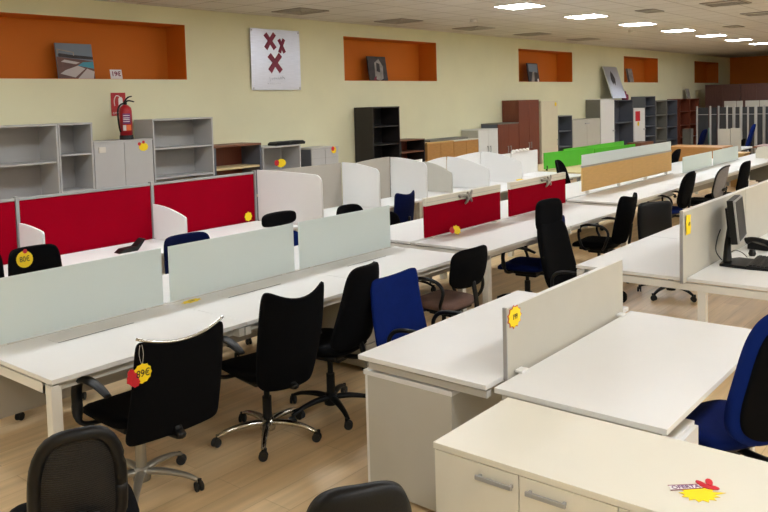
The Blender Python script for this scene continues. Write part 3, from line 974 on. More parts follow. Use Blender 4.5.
# ---------------------------------------------------------------- chairs
def chair(label, x, y, deg, group, back='rect', zt=.95, zb=.52, wt=.42, wb=.42, bm_='black', seat_m='black', base='black', arms='loop', dip=0.0,
          order=6, curve=.06, lean=.12, thick=.022, seatz=.47, frame_m='plastic', headrest=False, cat='office chair', mesh=False, seatw=.46, name='office_chair', backoff=-.28, shell=None, bow=0.0, spine=True):
    t = thing(name, label, cat, (x, y, 0), math.radians(deg), group)
    # seat cushion
    bm = bmesh.new()
    def fs(a, b):
        return Vector((a * seatw / 2, b * .23 + .02, seatz - .02 - .025 * max(0, b - .5) ** 2 * 4 + .012 * a * a)), Vector((0, 0, 1))
    pillow(bm, fs, 12, 12, 4.5, .038, .35)
    obj('seat', bm, seat_m, t, smooth=True)
    bm = bmesh.new()
    box(bm, -.17, .17, -.16, .16, seatz - .075, seatz - .045)
    box(bm, -.07, .07, -.12, .10, seatz - .12, seatz - .075)
    obj('seat_pan', bm, 'plastic', t, bevel=.01)
    # back
    h = zt - zb
    def fb(a, b):
        v = (b + 1) / 2
        w = (wb + (wt - wb) * v) / 2
        if bow:
            w *= 1 + bow * math.sin(PI * min(1, v * 1.1))
        z = zb + h * v + dip * (a * a - .55) * max(0, v) ** 3 * (1 if dip else 0)
        yy = backoff - lean * (v ** 1.3) * (h / .45) + curve * a * a - .02 * math.sin(PI * v)
        return Vector((a * w, yy, z)), Vector((0, 1, .15)).normalized()
    bm = bmesh.new()
    if mesh:
        # rim ring plus thin mesh sheet
        n = 40
        ring = []
        for i in range(n + 1):
            th_ = 2 * PI * i / n
            ca, sa = math.cos(th_), math.sin(th_)
            s = 1 / ((abs(ca) ** order + abs(sa) ** order) ** (1 / order))
            p, _ = fb(ca * s * .96, sa * s * .96)
            ring.append(p)
        tube(bm, ring, .024 if mesh is True else .014, 8, smooth=False)
        rim = obj('backrest', bm, 'plastic', t, smooth=True)
        bm = bmesh.new()
        pillow(bm, lambda a, b: fb(a * .93, b * .93), 14, 14, order, .004, .8)
        obj('mesh_panel', bm, M['meshfab'] if mesh is True else M[mesh], rim, smooth=True)
        bm = bmesh.new()
        pillow(bm, lambda a, b: (fb(a * .45, b * .10 - .35)[0] + Vector((0, -.03, 0)), Vector((0, 1, 0))), 8, 6, 3, .012, .5)
        obj('lumbar_pad', bm, 'plastic', t, smooth=True)
    else:
        pillow(bm, fb, 18, 18, order, thick, .45)
        bo = obj('backrest', bm, bm_, t, smooth=True)
        if shell:
            bm = bmesh.new()
            pillow(bm, lambda a, b: (fb(a * .9, b * .9)[0] + Vector((0, -thick * .9, 0)), Vector((0, 1, 0))), 14, 14, order, thick * .5, .6)
            obj('back_shell', bm, shell, t, smooth=True)
    if headrest:
        bm = bmesh.new()
        def fh(a, b):
            v = 1.0
            p, nn = fb(a * .8, 1.0)
            return Vector((a * .2, backoff - lean * (h / .45) + .005 + curve * .5 * a * a, zt + .05 + b * .13)), Vector((0, 1, .1)).normalized()
        pillow(bm, fh, 12, 10, 4, .03, .4)
        obj('headrest', bm, bm_, t, smooth=True)
        bm = bmesh.new()
        tube(bm, [(0, backoff - lean * (h / .45) - .02, zt - .1), (0, backoff - lean * (h / .45) - .03, zt + .08)], .02, 8, smooth=False)
        obj('headrest_stem', bm, 'plastic', t)
    # spine from pan to back
    bm = bmesh.new()
    mid = fb(0, -.2 if spine else -.85)[0]
    tube(bm, [(0, -.08, seatz - .09), (0, backoff - .03, seatz - .07), (0, backoff - (.055 if spine else .02), zb + .02), (0, mid.y - (.03 if spine else .005), mid.z)], [.025, .026, .024, .018], 8, .6)
    obj('back_support', bm, frame_m, t, smooth=True)
    # arms
    for s in (-1, 1):
        if arms == 'loop':
            bm = bmesh.new()
            X = s * (seatw / 2 + .035)
            tube(bm, [(s * .16, .05, seatz - .06), (X, .07, seatz - .04), (X, .12, seatz + .08), (X, .10, seatz + .19), (X, .0, seatz + .215), (X, -.14, seatz + .20), (X, -.2, seatz + .13), (X, -.17, seatz + .02), (s * .16, -.1, seatz - .06)], .014, 8)
            obj('armrest', bm, 'plastic', t, smooth=True)
        elif arms == 'tee':
            bm = bmesh.new()
            X = s * (seatw / 2 + .045)
            tube(bm, [(s * .15, -.02, seatz - .065), (X, -.02, seatz - .06), (X, -.02, seatz + .02), (X, -.02, seatz + .19)], [.018, .02, .022, .02], 8, 1)
            ar = obj('armrest', bm, frame_m, t, smooth=True)
            bm = bmesh.new()
            pillow(bm, lambda a, b: (Vector((X + a * .04, b * .13 - .0, seatz + .205)), Vector((0, 0, 1))), 8, 10, 3.5, .014, .4)
            obj('arm_pad', bm, 'plastic', ar, smooth=True)
        elif arms == 'blade':
            bm = bmesh.new()
            X = s * (seatw / 2 + .04)
            tube(bm, [(s * .17, .08, seatz - .06), (X, .10, seatz - .04), (X, .13, seatz + .08), (X, .11, seatz + .16), (X, .03, seatz + .20), (X, -.10, seatz + .195), (X, -.20, seatz + .165)], [.02, .026, .03, .032, .032, .028, .02], 8, .5)
            obj('armrest', bm, 'plastic', t, smooth=True)
    # column + base + casters
    cm = {'black': 'plastic', 'chrome': 'chrome', 'satin': 'satin'}[base]
    bm = bmesh.new()
    lathe(bm, [(.028, .10), (.028, .26), (.018, .262), (.018, seatz - .11)], 14)
    obj('gas_column', bm, 'plastic' if base != 'satin' else 'satin', t, smooth=False)
    bm = bmesh.new()
    lathe(bm, [(.045, .055), (.05, .09), (.036, .13)], 14)
    for k in range(5):
        a = 2 * PI * k / 5 + .3
        ca, sa = math.cos(a), math.sin(a)
        tube(bm, [(.02 * ca, .02 * sa, .10), (.12 * ca, .12 * sa, .105), (.24 * ca, .24 * sa, .088), (.31 * ca, .31 * sa, .062)], [.026, .024, .018, .014], 8, .75, n=5)
    bs = obj('star_base', bm, cm, t, smooth=True)
    for k in range(5):
        a = 2 * PI * k / 5 + .3
        ca, sa = math.cos(a), math.sin(a)
        px, py = .315 * ca, .315 * sa
        w = random.uniform(0, 2 * PI)
        bm = bmesh.new()
        for q in (-1, 1):
            lathe(bm, [(.020, q * .008 - .006), (.027, q * .014 - .004), (.027, q * .014 + .004), (.020, q * .014 + .008)], 14, (0, 0, 0), 'x')
        tube(bm, [(0, 0, 0), (0, -.012, .03), (0, -.012, .045)], .011, 6, smooth=False)
        bmesh.ops.rotate(bm, verts=bm.verts[:], cent=(0, 0, 0), matrix=Matrix.Rotation(w, 3, 'Z'))
        obj('caster', bm, 'rubber', bs, smooth=False, loc=(px, py, .0275))
    return t

def meshfab():
    m = bpy.data.materials.new('open black mesh')
    m.use_nodes = True
    nt = m.node_tree
    b = nt.nodes['Principled BSDF']
    b.inputs['Base Color'].default_value = lin((9, 7, 7)) + (1,)
    b.inputs['Roughness'].default_value = .7
    out = nt.nodes['Material Output']
    tc = nt.nodes.new('ShaderNodeTexCoord')
    w = nt.nodes.new('ShaderNodeTexWave')
    w.bands_direction = 'Z'
    w.inputs['Scale'].default_value = 38
    nt.links.new(tc.outputs['Object'], w.inputs['Vector'])
    r = nt.nodes.new('ShaderNodeMapRange')
    r.inputs['To Min'].default_value = .72
    r.inputs['To Max'].default_value = 1.0
    nt.links.new(w.outputs['Fac'], r.inputs['Value'])
    tr = nt.nodes.new('ShaderNodeBsdfTransparent')
    mx = nt.nodes.new('ShaderNodeMixShader')
    nt.links.new(r.outputs[0], mx.inputs[0])
    nt.links.new(tr.outputs[0], mx.inputs[1])
    nt.links.new(b.outputs[0], mx.inputs[2])
    nt.links.new(mx.outputs[0], out.inputs[0])
    return m
M['meshfab'] = meshfab()

GF, GB = 'office chairs at the front desks', 'office chairs behind the glass row'
c1 = chair('black office chair with round mesh back in the bottom left foreground', 1.47, 2.83, -24, GF, zt=.94, zb=.46, wt=.28, wb=.31, order=2.9, mesh=True, arms='none', lean=.08, curve=.05)
c2 = chair('black office chair with chrome-rimmed back, price tag and satin metal base', 2.28, 3.65, -3, GF, zt=.93, zb=.41, wt=.49, wb=.53, dip=.05, order=14, spine=False, base='satin', arms='blade', thick=.012, lean=.10, curve=.03, backoff=-.36)
c3 = chair('black office chair with curved horned back and chrome star base', 3.12, 3.59, -10, GF, zt=.985, zb=.39, wt=.43, wb=.38, dip=.085, order=9, spine=False, base='chrome', arms='blade', lean=.10, curve=.07, bow=.07)
c4 = chair('black office chair with tall tapered back between horned chair and royal blue chair', 3.64, 3.55, 10, GF, zt=1.01, zb=.48, seatz=.48, wt=.31, wb=.50, order=6, base='black', arms='none', lean=.10, spine=False, thick=.035, backoff=-.22, seatw=.42)
c5 = chair('royal blue office chair with black loop armrests drawn up to the centre desk', 3.93, 2.88, 182, GF, zt=.91, zb=.44, wt=.49, wb=.54, curve=.02, seatw=.42, spine=False, bm_='blue', seat_m='blue', order=12, dip=.02, arms='loop', lean=.07, seatz=.42, thick=.018)
c6 = chair('office chair with black mesh back and dusty brown seat', 5.06, 3.64, -2, GF, zt=.89, zb=.58, wt=.49, wb=.47, spine=False, seat_m='brownseat', order=4, arms='loop', lean=.06, curve=.06, thick=.014, seatz=.44)
c7 = chair('royal blue low office chair half behind the large high-back chair', 6.66, 3.78, 6, GF, zt=.905, zb=.42, wt=.40, wb=.46, bm_='navy2', seat_m='navy2', order=7, arms='blade', lean=.06, seatz=.43, thick=.03)
c8 = chair('large black high-back office chair with broad head section, before the red screens', 5.89, 2.76, 177, GF, zt=1.0, zb=.46, wt=.42, wb=.50, order=5, arms='loop', lean=.10, seatz=.43, spine=False, thick=.035, curve=.04, headrest=True)
c9 = chair('black office chair with curved waisted back left of the boxy leather chair', 7.90, 3.60, 4, GF, zt=1.0, zb=.48, wt=.46, wb=.36, dip=.05, order=7, arms='loop', lean=.10, curve=.08, bow=.12)
c10 = chair('boxy black leather chair facing the desk with the tall pale screen', 7.84, 2.80, 152, GF, zt=.93, zb=.46, wt=.42, wb=.42, bm_='leather', seat_m='leather', order=9, arms='none', lean=.02, thick=.04, curve=.02, backoff=-.22)
c11 = chair('office chair with black rounded back, royal blue seat and loop armrests', 10.62, 3.88, 0, GF, zt=1.0, zb=.50, wt=.44, wb=.46, bm_='black', seat_m='blue', order=3, arms='loop', lean=.1, shell='black')
c12 = chair('office chair with light grey mesh back and black rim', 11.72, 3.74, 0, GF, zt=1.0, zb=.48, wt=.44, wb=.44, order=3.2, mesh='greymesh', arms='none', lean=.10, curve=.1, dip=0)
c13 = chair('black office chair right of the light grey mesh one', 12.55, 3.66, 0, GF, zt=1.0, zb=.50, wt=.44, wb=.42, order=4, arms='none', lean=.08)
c15 = chair('royal blue office chair with black rear shell cut by the right picture edge', 3.81, 1.13, -28, GF, zt=1.12, zb=.47, wt=.38, wb=.46, bm_='blue', seat_m='navy2', order=3.6, arms='none', lean=.12, shell='black', thick=.04, curve=.07, seatz=.46)
c16 = chair('black leather chair with domed top at the bottom centre picture edge', 1.94, 1.85, -36, GF, zt=.84, zb=.45, wt=.34, wb=.38, bm_='leather', seat_m='leather', order=3, arms='none', lean=.04, thick=.03)
# behind row A (facing the camera side desks)
b1 = chair('black office chair with round yellow price tag behind the glass screen', 2.78, 5.45, 180, GB, zt=1.03, zb=.5, wt=.38, wb=.44, order=7, arms='none', base='chrome', lean=.06)
b0 = chair('black office chair just visible at the left picture edge behind the glass', 2.34, 5.46, 180, GB, zt=1.06, zb=.5, wt=.42, wb=.42, order=6, arms='none', base='chrome', lean=.06)
b3 = chair('navy office chair seen through the first gap between glass screens', 3.99, 5.24, 180, GB, zt=.96, zb=.44, wt=.46, wb=.50, bm_='navy', seat_m='navy', order=7, arms='none', lean=.06, dip=.0)
b4 = chair('navy office chair with black padded headrest above the second glass screen', 4.90, 5.05, 182, GB, zt=.86, zb=.48, wt=.42, wb=.46, bm_='blue', seat_m='blue', order=6, arms='none', lean=.05)
b5 = chair('black office chair above the third glass screen, beside booth desks', 6.08, 5.28, 180, GB, zt=.96, zb=.5, wt=.42, wb=.44, order=4, arms='none', lean=.06)
b6 = chair('navy office chair with horned back before the booth desks', 7.34, 6.12, 4, GB, zt=.95, zb=.46, wt=.40, wb=.46, bm_='navy', seat_m='navy', order=9, arms='none', lean=.06, dip=.05, bow=-.05)
b7 = chair('low black rounded chair next to the navy horned-back chair', 6.62, 5.22, 184, GB, zt=.82, zb=.45, wt=.46, wb=.44, order=3, arms='none', lean=.05)
# padded headrest of b4
bm = bmesh.new()
pillow(bm, lambda a, b: (Vector((a * .21, -.33 + .02 * a * a, .985 + b * .065)), Vector((0, 1, .1)).normalized()), 14, 10, 3.5, .035, .4)
o = obj('headrest', bm, 'black', b4, smooth=True)
o['label'] = 'black padded headrest'
bm = bmesh.new()
tube(bm, [(.04, -.33, .80), (.04, -.34, .95)], .012, 8, smooth=False)
tube(bm, [(-.04, -.33, .80), (-.04, -.34, .95)], .012, 8, smooth=False)
obj('headrest_stem', bm, 'plastic', b4)
# far chairs
f1 = chair('small dark chair back before the green screens', 11.12, 5.33, 180, 'far chairs', zt=1.06, zb=.5, wt=.26, wb=.34, order=3, arms='none')
f2 = chair('black chair back right of the beech and glass divider', 15.2, 5.66, 0, 'far chairs', zt=.98, zb=.5, wt=.40, wb=.42, order=3, arms='none')
f3 = chair('bright blue office chair standing before the far dark panels', 21.3, 5.9, 20, 'far chairs', zt=1.22, zb=.55, wt=.44, wb=.46, bm_='blue', seat_m='blue', order=4, arms='none')
f4 = chair('round black chair back beside the far blue chair', 20.5, 5.86, 0, 'far chairs', zt=.90, zb=.5, wt=.40, wb=.42, order=2.6, arms='none')
f5 = chair('narrow navy chair at the far white desk', 20.7, 6.9, 0, 'far chairs', zt=1.12, zb=.5, wt=.36, wb=.40, bm_='navy', seat_m='navy', order=4, arms='none')
f6 = chair('black chair partly under the desk at the far right picture edge', 15.6, 3.35, 30, 'far chairs', zt=.86, zb=.5, wt=.40, wb=.42, order=4, arms='loop')

# chrome rim of c2
bm = bmesh.new()
pts = []
for i in range(13):
    a = -1 + 2 * i / 12
    z = .93 + .05 * (a * a - .55) + .006
    pts.append((a * .243, -.36 - .10 * (.52 / .45) + .03 * a * a, z))
tube(bm, pts, .007, 8, n=2)
o = obj('chrome_rim', bm, 'chrome', c2, smooth=True)

# ---------------------------------------------------------------- price tags
def burst(n, r0, r1, sx=1, sz=1, jit=.0):
    pts = []
    for i in range(2 * n):
        a = PI * i / n
        r = (r1 if i % 2 else r0) * (1 + random.uniform(-jit, jit))
        pts.append((math.cos(a) * r * sx, math.sin(a) * r * sz))
    return pts
def price_tag(label, loc, rot, size, txt, tsize, spikes=12, deep=.86, redpos=None, sx=1, sz=1, ring=None, tx=(0, 0)):
    t = thing('price_tag', label, 'price tag', loc, 0, 'yellow price tags')
    t.rotation_euler = rot
    if ring:
        bm = bmesh.new(); prism(bm, burst(spikes, size * 1.12, size * deep * 1.08, sx, sz), 'y', .0012, .0024)
        obj('red_border', bm, 'redcard', t)
    bm = bmesh.new(); prism(bm, burst(spikes, size, size * deep, sx, sz), 'y', -.001, .001)
    obj('card', bm, 'yellow', t)
    if redpos:
        for k, (dx, dz, r) in enumerate(redpos):
            bm = bmesh.new(); prism(bm, burst(7, r, r * .85), 'y', -.002 - .0004 * k, -.0012)
            o = obj('red_patch', bm, 'redcard', t, loc=(dx, -.0003 * k, dz))
    if txt:
        text('price', txt, tsize, 'ink', t, (tx[0], -.0022, tx[1]), (PI / 2, 0, 0), .0004, sx=.85, bold=.0004)
    return t
# hanging on c2
p = price_tag('yellow and red price tag reading 89 euro hanging on the chrome-rimmed chair', (2.02, 3.19, .80), (math.radians(6), 0, math.radians(-3)), .05, '89€', .05, 12, .9, [(-.05, -.012, .032), (-.058, .018, .02), (-.034, -.034, .024)], tx=(.004, 0))
bm = bmesh.new()
tube(bm, [(0, 0, .035), (-.012, .008, .09), (-.006, .012, .135)], .0012, 5, n=3)
tube(bm, [(0, 0, .035), (.010, .008, .09), (.004, .012, .135)], .0012, 5, n=3)
obj('string', bm, 'string', p)
price_tag('round yellow price tag on the black chair behind the glass', (2.70, 5.725, .95), (math.radians(-6), 0, math.radians(0)), .062, '80€', .055, 20, .97, [(.008, .058, .018)])
# on screens
price_tag('spiky yellow price tag with red border reading 199 on the low pale screen', (3.185, 1.8788, 1.00), (0, 0, 0), .052, '199', .036, 11, .84, ring=True, sx=1.15)
t = thing('price_tag', 'yellow rectangular price tag on the end of the tall pale screen', 'price tag', (5.58, 1.866, 1.11), 0, 'yellow price tags')
bm = bmesh.new(); prism(bm, [(-.045, -.07), (.04, -.07), (.05, -.02), (.04, .03), (.047, .065), (-.04, .07), (-.05, .02)], 'y', -.001, .001)
obj('card', bm, 'yellow', t)
text('price', '149', .04, 'ink', t, (.01, -.0018, .0), (PI / 2, 0, 0), .0004, sx=.8)
# oferta tag lying on the cream cabinet
t = thing('offer_tag', 'yellow starburst tag with OFERTA banner and red splash on the cream cabinet', 'price tag', (2.475, .80, .7615), math.radians(-50))
t.scale = (.88, .88, 1)
pts = []
n = 13
for i in range(2 * n):
    a = 2 * PI * i / (2 * n)
    r = 1.0 if i % 2 == 0 else .72
    if i in (0, 26): r = 1.35
    pts.append((math.cos(a) * r * .072, math.sin(a) * r * .062 - .01))
bm = bmesh.new(); prism(bm, pts, 'z', 0, .001); obj('card', bm, 'yellow', t)
bm = bmesh.new(); prism(bm, [(-.092, .022), (.03, .03), (.03, .058), (-.088, .056)], 'z', .0012, .002); bn = obj('banner', bm, 'paper', t)
bm = bmesh.new(); prism(bm, [(-.094, .019), (.03, .027), (.03, .031), (-.092, .023)], 'z', .0012, .0022); obj('banner_edge', bm, 'maroon', bn)
bm = bmesh.new(); prism(bm, [(-.09, .054), (.03, .056), (.03, .06), (-.09, .059)], 'z', .0012, .0022); obj('banner_edge', bm, 'maroon', bn)
text('offer_lettering', 'OFERTA', .030, 'purple', bn, (-.03, .0405, .0024), (0, 0, .03), .0003, sx=.95, bold=.0006)
for k, (dx, dy, sx_, sy_, r) in enumerate(((.055, .035, 1.5, .7, -.55), (.035, .062, .5, 1.0, .4), (.068, .068, .55, 1.1, -.25))):
    bm = bmesh.new(); prism(bm, [(math.cos(i / 12 * 2 * PI) * .024 * sx_, math.sin(i / 12 * 2 * PI) * .024 * sy_) for i in range(12)], 'z', .0012 + k * .0005, .003 + k * .0005)
    obj('red_splash', bm, 'redcard', t, loc=(dx, dy, 0), rot=(0, 0, r))
# flat tag on row A seam
t = thing('price_tag', 'yellow tag lying flat on the desk joint of the glass screen row', 'price tag', (3.16, 4.36, TZ + .0015), math.radians(8), 'yellow price tags')
bm = bmesh.new(); prism(bm, burst(9, .07, .055, 1.25, .6, .05), 'z', 0, .001); obj('card', bm, 'yellow', t)
text('price', '210', .035, 'ink', t, (0, 0, .0013), (0, 0, .1), .0003)
# red screen desk tag, upright crumpled
t = price_tag('small yellow and red tag standing on the desk before the left red screen', (6.22, 4.30, TZ + .047), (math.radians(-25), 0, math.radians(-20)), .05, '', .03, 9, .82, [(-.055, .0, .032), (-.05, .018, .02)])
price_tag('small yellow tag at the foot of the right red partition', (5.74, 6.80, TZ + .062), (0, 0, 0), .055, '', .03, 8, .85)
t = price_tag('yellow and red tag hanging in the low grey open bookcase', (8.06, 8.748, 1.16), (0, 0, 0), .085, '', .03, 11, .9, [(-.09, .01, .05)], sx=1.2, sz=.8)
bm = bmesh.new(); tube(bm, [(0, 0, .06), (0, .002, .26)], .0015, 5, smooth=False); obj('string', bm, 'string', t)
price_tag('yellow and red tag on the right door of the two-door grey cabinet', (5.72, 8.757, 1.55), (0, 0, 0), .07, '', .03, 9, .9, [(-.06, .04, .025), (.0, .06, .022)], sx=1.0, sz=.8)
price_tag('red and yellow tag on top corner of the pale grey small-door cabinet', (9.22, 8.752, 1.285), (0, 0, 0), .06, '', .03, 8, .9, [(-.02, .02, .04)])
price_tag('small ochre tag near the top of the tall ivory cabinet', (16.9, 8.755, 1.88), (0, 0, 0), .05, '', .03, 8, .9)
price_tag('small ochre tag on the narrow white cabinet below its red square', (21.95, 8.755, 1.22), (0, 0, 0), .07, '', .03, 8, .9)

# ---------------------------------------------------------------- wall things
def box_thing(name, cat, label, m, x0, x1, y0, y1, z0, z1):
    return tag(bx(name, m, x0, x1, y0, y1, z0, z1), label, cat)
# metal board with crosses
t = thing('metal_board', 'brushed metal board with three maroon crosses on the cream wall', 'wall sign', (8.42, 9.17, 2.74))
W, Hh = 1.03, .94
bm = bmesh.new()
n = 12
for i in range(n):
    pass
prism(bm, [(-W / 2, -Hh / 2), (W / 2, -Hh / 2), (W / 2, Hh / 2), (-W / 2, Hh / 2)], 'y', -.006, .0)
obj('plate', bm, 'alu', t)
def cross(dx, dz, s, a):
    bm = bmesh.new()
    for q in (a, -a * .9):
        c, sn = math.cos(q), math.sin(q)
        w = s * .16
        L = s * .62
        pts = [(-L, -w), (-L * .2, -w * .8), (L, -w * 1.1), (L * 1.03, w * .9), (L * .1, w), (-L * .97, w * 1.1)]
        o_ = .0004 if q > 0 else 0
        prism(bm, [(x * c - z * sn, x * sn + z * c) for x, z in pts], 'y', -.010 - o_, -.0065)
    obj('painted_cross', bm, 'maroon', t, loc=(dx, 0, dz))
cross(-.12, .285, .24, math.radians(52))
cross(.12, .22, .19, math.radians(66))
cross(-.03, -.05, .28, math.radians(50))
for sx in (-1, 1):
    for sz in (-1, 1):
        bm = bmesh.new(); lathe(bm, [(.014, -.012), (.014, -.0065)], 10, (sx * (W / 2 - .03), 0, sz * (Hh / 2 - .03)), 'y')
        obj('screw', bm, 'greysteel', t)
for sx in (-1, 1):
    bx('standoff', 'greysteel', sx * .4 - .01, sx * .4 + .01, .0, .028, -.3, .3, t)
# faint engraved script
bm = bmesh.new()
x = -.18
pts = []
for i in range(26):
    pts.append((-.16 + i * .013 + .012 * math.sin(i * 1.9), -.0068, -.30 + .028 * math.cos(i * 1.7) + i * .0012))
tube(bm, pts, .0035, 5, n=3)
pts = [(-.2 + i * .014 + .01 * math.sin(i * 2.1), -.0068, -.365 + .014 * math.cos(i * 2.0)) for i in range(22)]
tube(bm, pts, .0025, 5, n=3)
obj('engraved_script', bm, 'alu', t, smooth=True)

# extinguisher sign
t = thing('extinguisher_sign', 'red and white fire extinguisher pictogram sign on the wall', 'sign', (5.665, 9.197, 2.10))
bx('plate', 'extred', -.105, .105, -.003, .0, -.15, .15, t, 0)
bm = bmesh.new()
prism(bm, [(.0, -.07), (.06, -.07), (.06, .07), (.045, .095), (.015, .095), (.0, .07)], 'y', -.005, -.0035)
tube(bm, [(.02, -.004, .1), (-.03, -.004, .11), (-.06, -.004, .05), (-.055, -.004, -.02)], .006, 6)
obj('pictogram', bm, 'paper', t)
text('sign_lettering', 'EXTINTOR', .036, 'paper', t, (0, -.0045, -.115), (PI / 2, 0, 0), .0004)

# fire extinguisher on cabinet
t = thing('fire_extinguisher', 'red fire extinguisher with black hose standing on the grey cabinet', 'fire extinguisher', (5.575, 8.90, 1.65))
bm = bmesh.new()
lathe(bm, [(.078, .05), (.078, .36), (.07, .40), (.04, .43), (.025, .44)], 20)
obj('cylinder', bm, 'extred', t, smooth=True)
bm = bmesh.new(); lathe(bm, [(.084, 0), (.086, .02), (.082, .055)], 20); obj('foot_ring', bm, 'rubber', t)
bm = bmesh.new()
lathe(bm, [(.022, .435), (.024, .47)], 12)
tube(bm, [(-.02, 0, .465), (.05, 0, .49), (.13, 0, .475)], [.012, .011, .008], 6, n=4)
tube(bm, [(-.01, 0, .475), (.04, 0, .53), (.10, 0, .545)], [.012, .010, .008], 6, n=4)
obj('valve_handle', bm, 'plastic', t, smooth=True)
bm = bmesh.new()
tube(bm, [(-.01, 0, .455), (-.08, -.02, .44), (-.125, -.03, .36), (-.12, -.03, .22), (-.10, -.02, .13), (-.082, -.01, .10)], .011, 8)
obj('hose', bm, 'plastic', t, smooth=True)
def arcplate(bm, r, a0, a1, z0, z1, n=8):
    A = [bm.verts.new((r * math.cos(a0 + (a1 - a0) * i / n), r * math.sin(a0 + (a1 - a0) * i / n), z0)) for i in range(n + 1)]
    B = [bm.verts.new((r * math.cos(a0 + (a1 - a0) * i / n), r * math.sin(a0 + (a1 - a0) * i / n), z1)) for i in range(n + 1)]
    for i in range(n):
        bm.faces.new((A[i], A[i + 1], B[i + 1], B[i]))
bm = bmesh.new(); arcplate(bm, .0787, math.radians(-150), math.radians(-75), .20, .33)
lb = obj('printed_label', bm, 'purple', t)
bm = bmesh.new()
for zz in (.30, .27, .25, .225):
    arcplate(bm, .0791, math.radians(-145), math.radians(-85), zz, zz + .008)
obj('label_lines', bm, 'paper', lb)
bm = bmesh.new(); arcplate(bm, .0787, math.radians(-120), math.radians(-70), .115, .185); obj('orange_label', bm, 'orangecard', t)
bm = bmesh.new(); arcplate(bm, .0787, math.radians(-150), math.radians(-121), .115, .185); obj('white_label', bm, 'paper', t)

# canvases and papers in niches
def picture(name, label, x, y, z, w, h, lean, parts, cat='picture', rz=0):
    t = thing(name, label, cat, (x, y, z), rz)
    t.rotation_euler = (-lean, 0, rz)
    bx('canvas', 'ink' if False else parts[0], 0, w, 0, .025, 0, h, t, .001)
    k = 0
    for m, pts in parts[1:]:
        k += 1
        bm = bmesh.new()
        prism(bm, [(p[0] * w, p[1] * h) for p in pts], 'y', -.001 - .0006 * k, -.0005)
        obj('printed_area', bm, m, t)
    return t
M['sky'] = mat('print dusk sky blue grey', (122, 136, 152), .6, var=.08, scale=3)
M['deck'] = mat('print brown deck', (110, 84, 80), .6, var=.15, scale=9)
M['pool'] = mat('print pool blue', (70, 150, 176), .6)
M['lounger'] = mat('print pale lounger', (196, 190, 190), .6)
M['dusk'] = mat('print dark charcoal', (58, 54, 58), .6, var=.5, scale=7)
M['pale'] = mat('print pale grey', (150, 146, 142), .6, var=.3, scale=8)
picture('canvas_print', 'canvas print of a pool deck with loungers in the left orange niche', 5.0, 9.42, NZ0 + .006, .49, .46, math.radians(8), ['sky',
        ('deck', [(0, 0), (1, 0), (1, .5), (.7, .55), (0, .62)]), ('dusk', [(.05, .62), (.5, .58), (1, .56), (1, .64), (.4, .68), (.05, .72)]),
        ('pool', [(.55, .38), (1, .30), (1, .50), (.7, .48)]), ('lounger', [(.05, .15), (.45, .05), (.75, .3), (.55, .38), (.2, .25)]),
        ('lounger', [(.5, .0), (.95, .0), (1, .22), (.8, .3)]), ('lounger', [(.1, .48), (.5, .42), (.62, .47), (.2, .54)]),
        ('pale', [(.03, .70), (.06, .70), (.06, .8), (.45, .74), (.45, .66), (.48, .66), (.48, .76), (.03, .84)])])
t = thing('price_card', 'white card reading 19 euro standing in the left orange niche', 'price card', (5.70, 9.26, NZ0 + .005))
t.rotation_euler = (math.radians(-10), 0, 0)
bx('card', 'paper', -.085, .085, 0, .002, 0, .125, t, 0)
text('price', '19€', .085, 'maroon', t, (0, -.002, .065), (PI / 2, 0, 0), .0005, bold=.002)
picture('canvas_print', 'dark canvas print with pale figure in the second orange niche', 10.93, 9.40, NZ0 + .006, .52, .46, math.radians(8), ['dusk',
        ('pale', [(.3, .1), (.55, .0), (.75, .1), (.8, .6), (.6, .9), (.35, .75)]), ('maroon', [(.2, .05), (.35, .02), (.38, .2), (.28, .15)]), ('dusk', [(.42, .4), (.6, .35), (.62, .7), (.45, .75)])])
picture('canvas_print', 'small dark city canvas print in the third orange niche', 16.78, 9.38, NZ0 + .006, .52, .46, math.radians(8), ['dusk',
        ('sky', [(.1, .55), (.9, .5), (.95, .95), (.1, .95)]), ('pale', [(.2, .0), (.5, .0), (.6, .6), (.4, .5)]), ('paper', [(.78, 0), (.95, 0), (.9, .18), (.8, .15)])])
picture('canvas_print', 'narrow grey board leaning in the fourth orange niche', 22.70, 9.34, NZ0 + .006, .42, .42, math.radians(10), ['pale', ('dusk', [(0, 0), (.25, 0), (.2, 1), (0, 1)])])
picture('canvas_print', 'dark board leaning at the left side of the fifth orange niche', 28.35, 9.38, NZ0 + .006, .36, .42, math.radians(8), ['dusk'])
# leaning silver artwork on top of tall cabinet
t = picture('metal_artwork', 'brushed silver artwork with dark oval leaning on top of the cabinets', 20.32, 8.80, 1.975, .90, .92, math.radians(18), ['alu',
        ('dusk', [(.34, .42), (.42, .50), (.48, .40), (.56, .50), (.6, .62), (.52, .78), (.42, .86), (.34, .75), (.28, .6)])], cat='artwork')
bm = bmesh.new()
lathe(bm, [(.09, 0), (.10, .04), (.09, .14), (.03, .17), (.025, .24)], 14, (21.42, 8.92, 1.921))
tag(obj('dark_bottle', bm, 'maroon', smooth=True), 'dark red bottle shaped item right of the leaning metal artwork', 'bottle')
bm = bmesh.new(); box(bm, 0, .3, 0, .02, 0, .34)
tag(obj('small_board', bm, 'pale', loc=(26.9, 9.0, 1.885), rot=(math.radians(-12), 0, 0)), 'small grey board leaning on top of the brown bookcase', 'board')
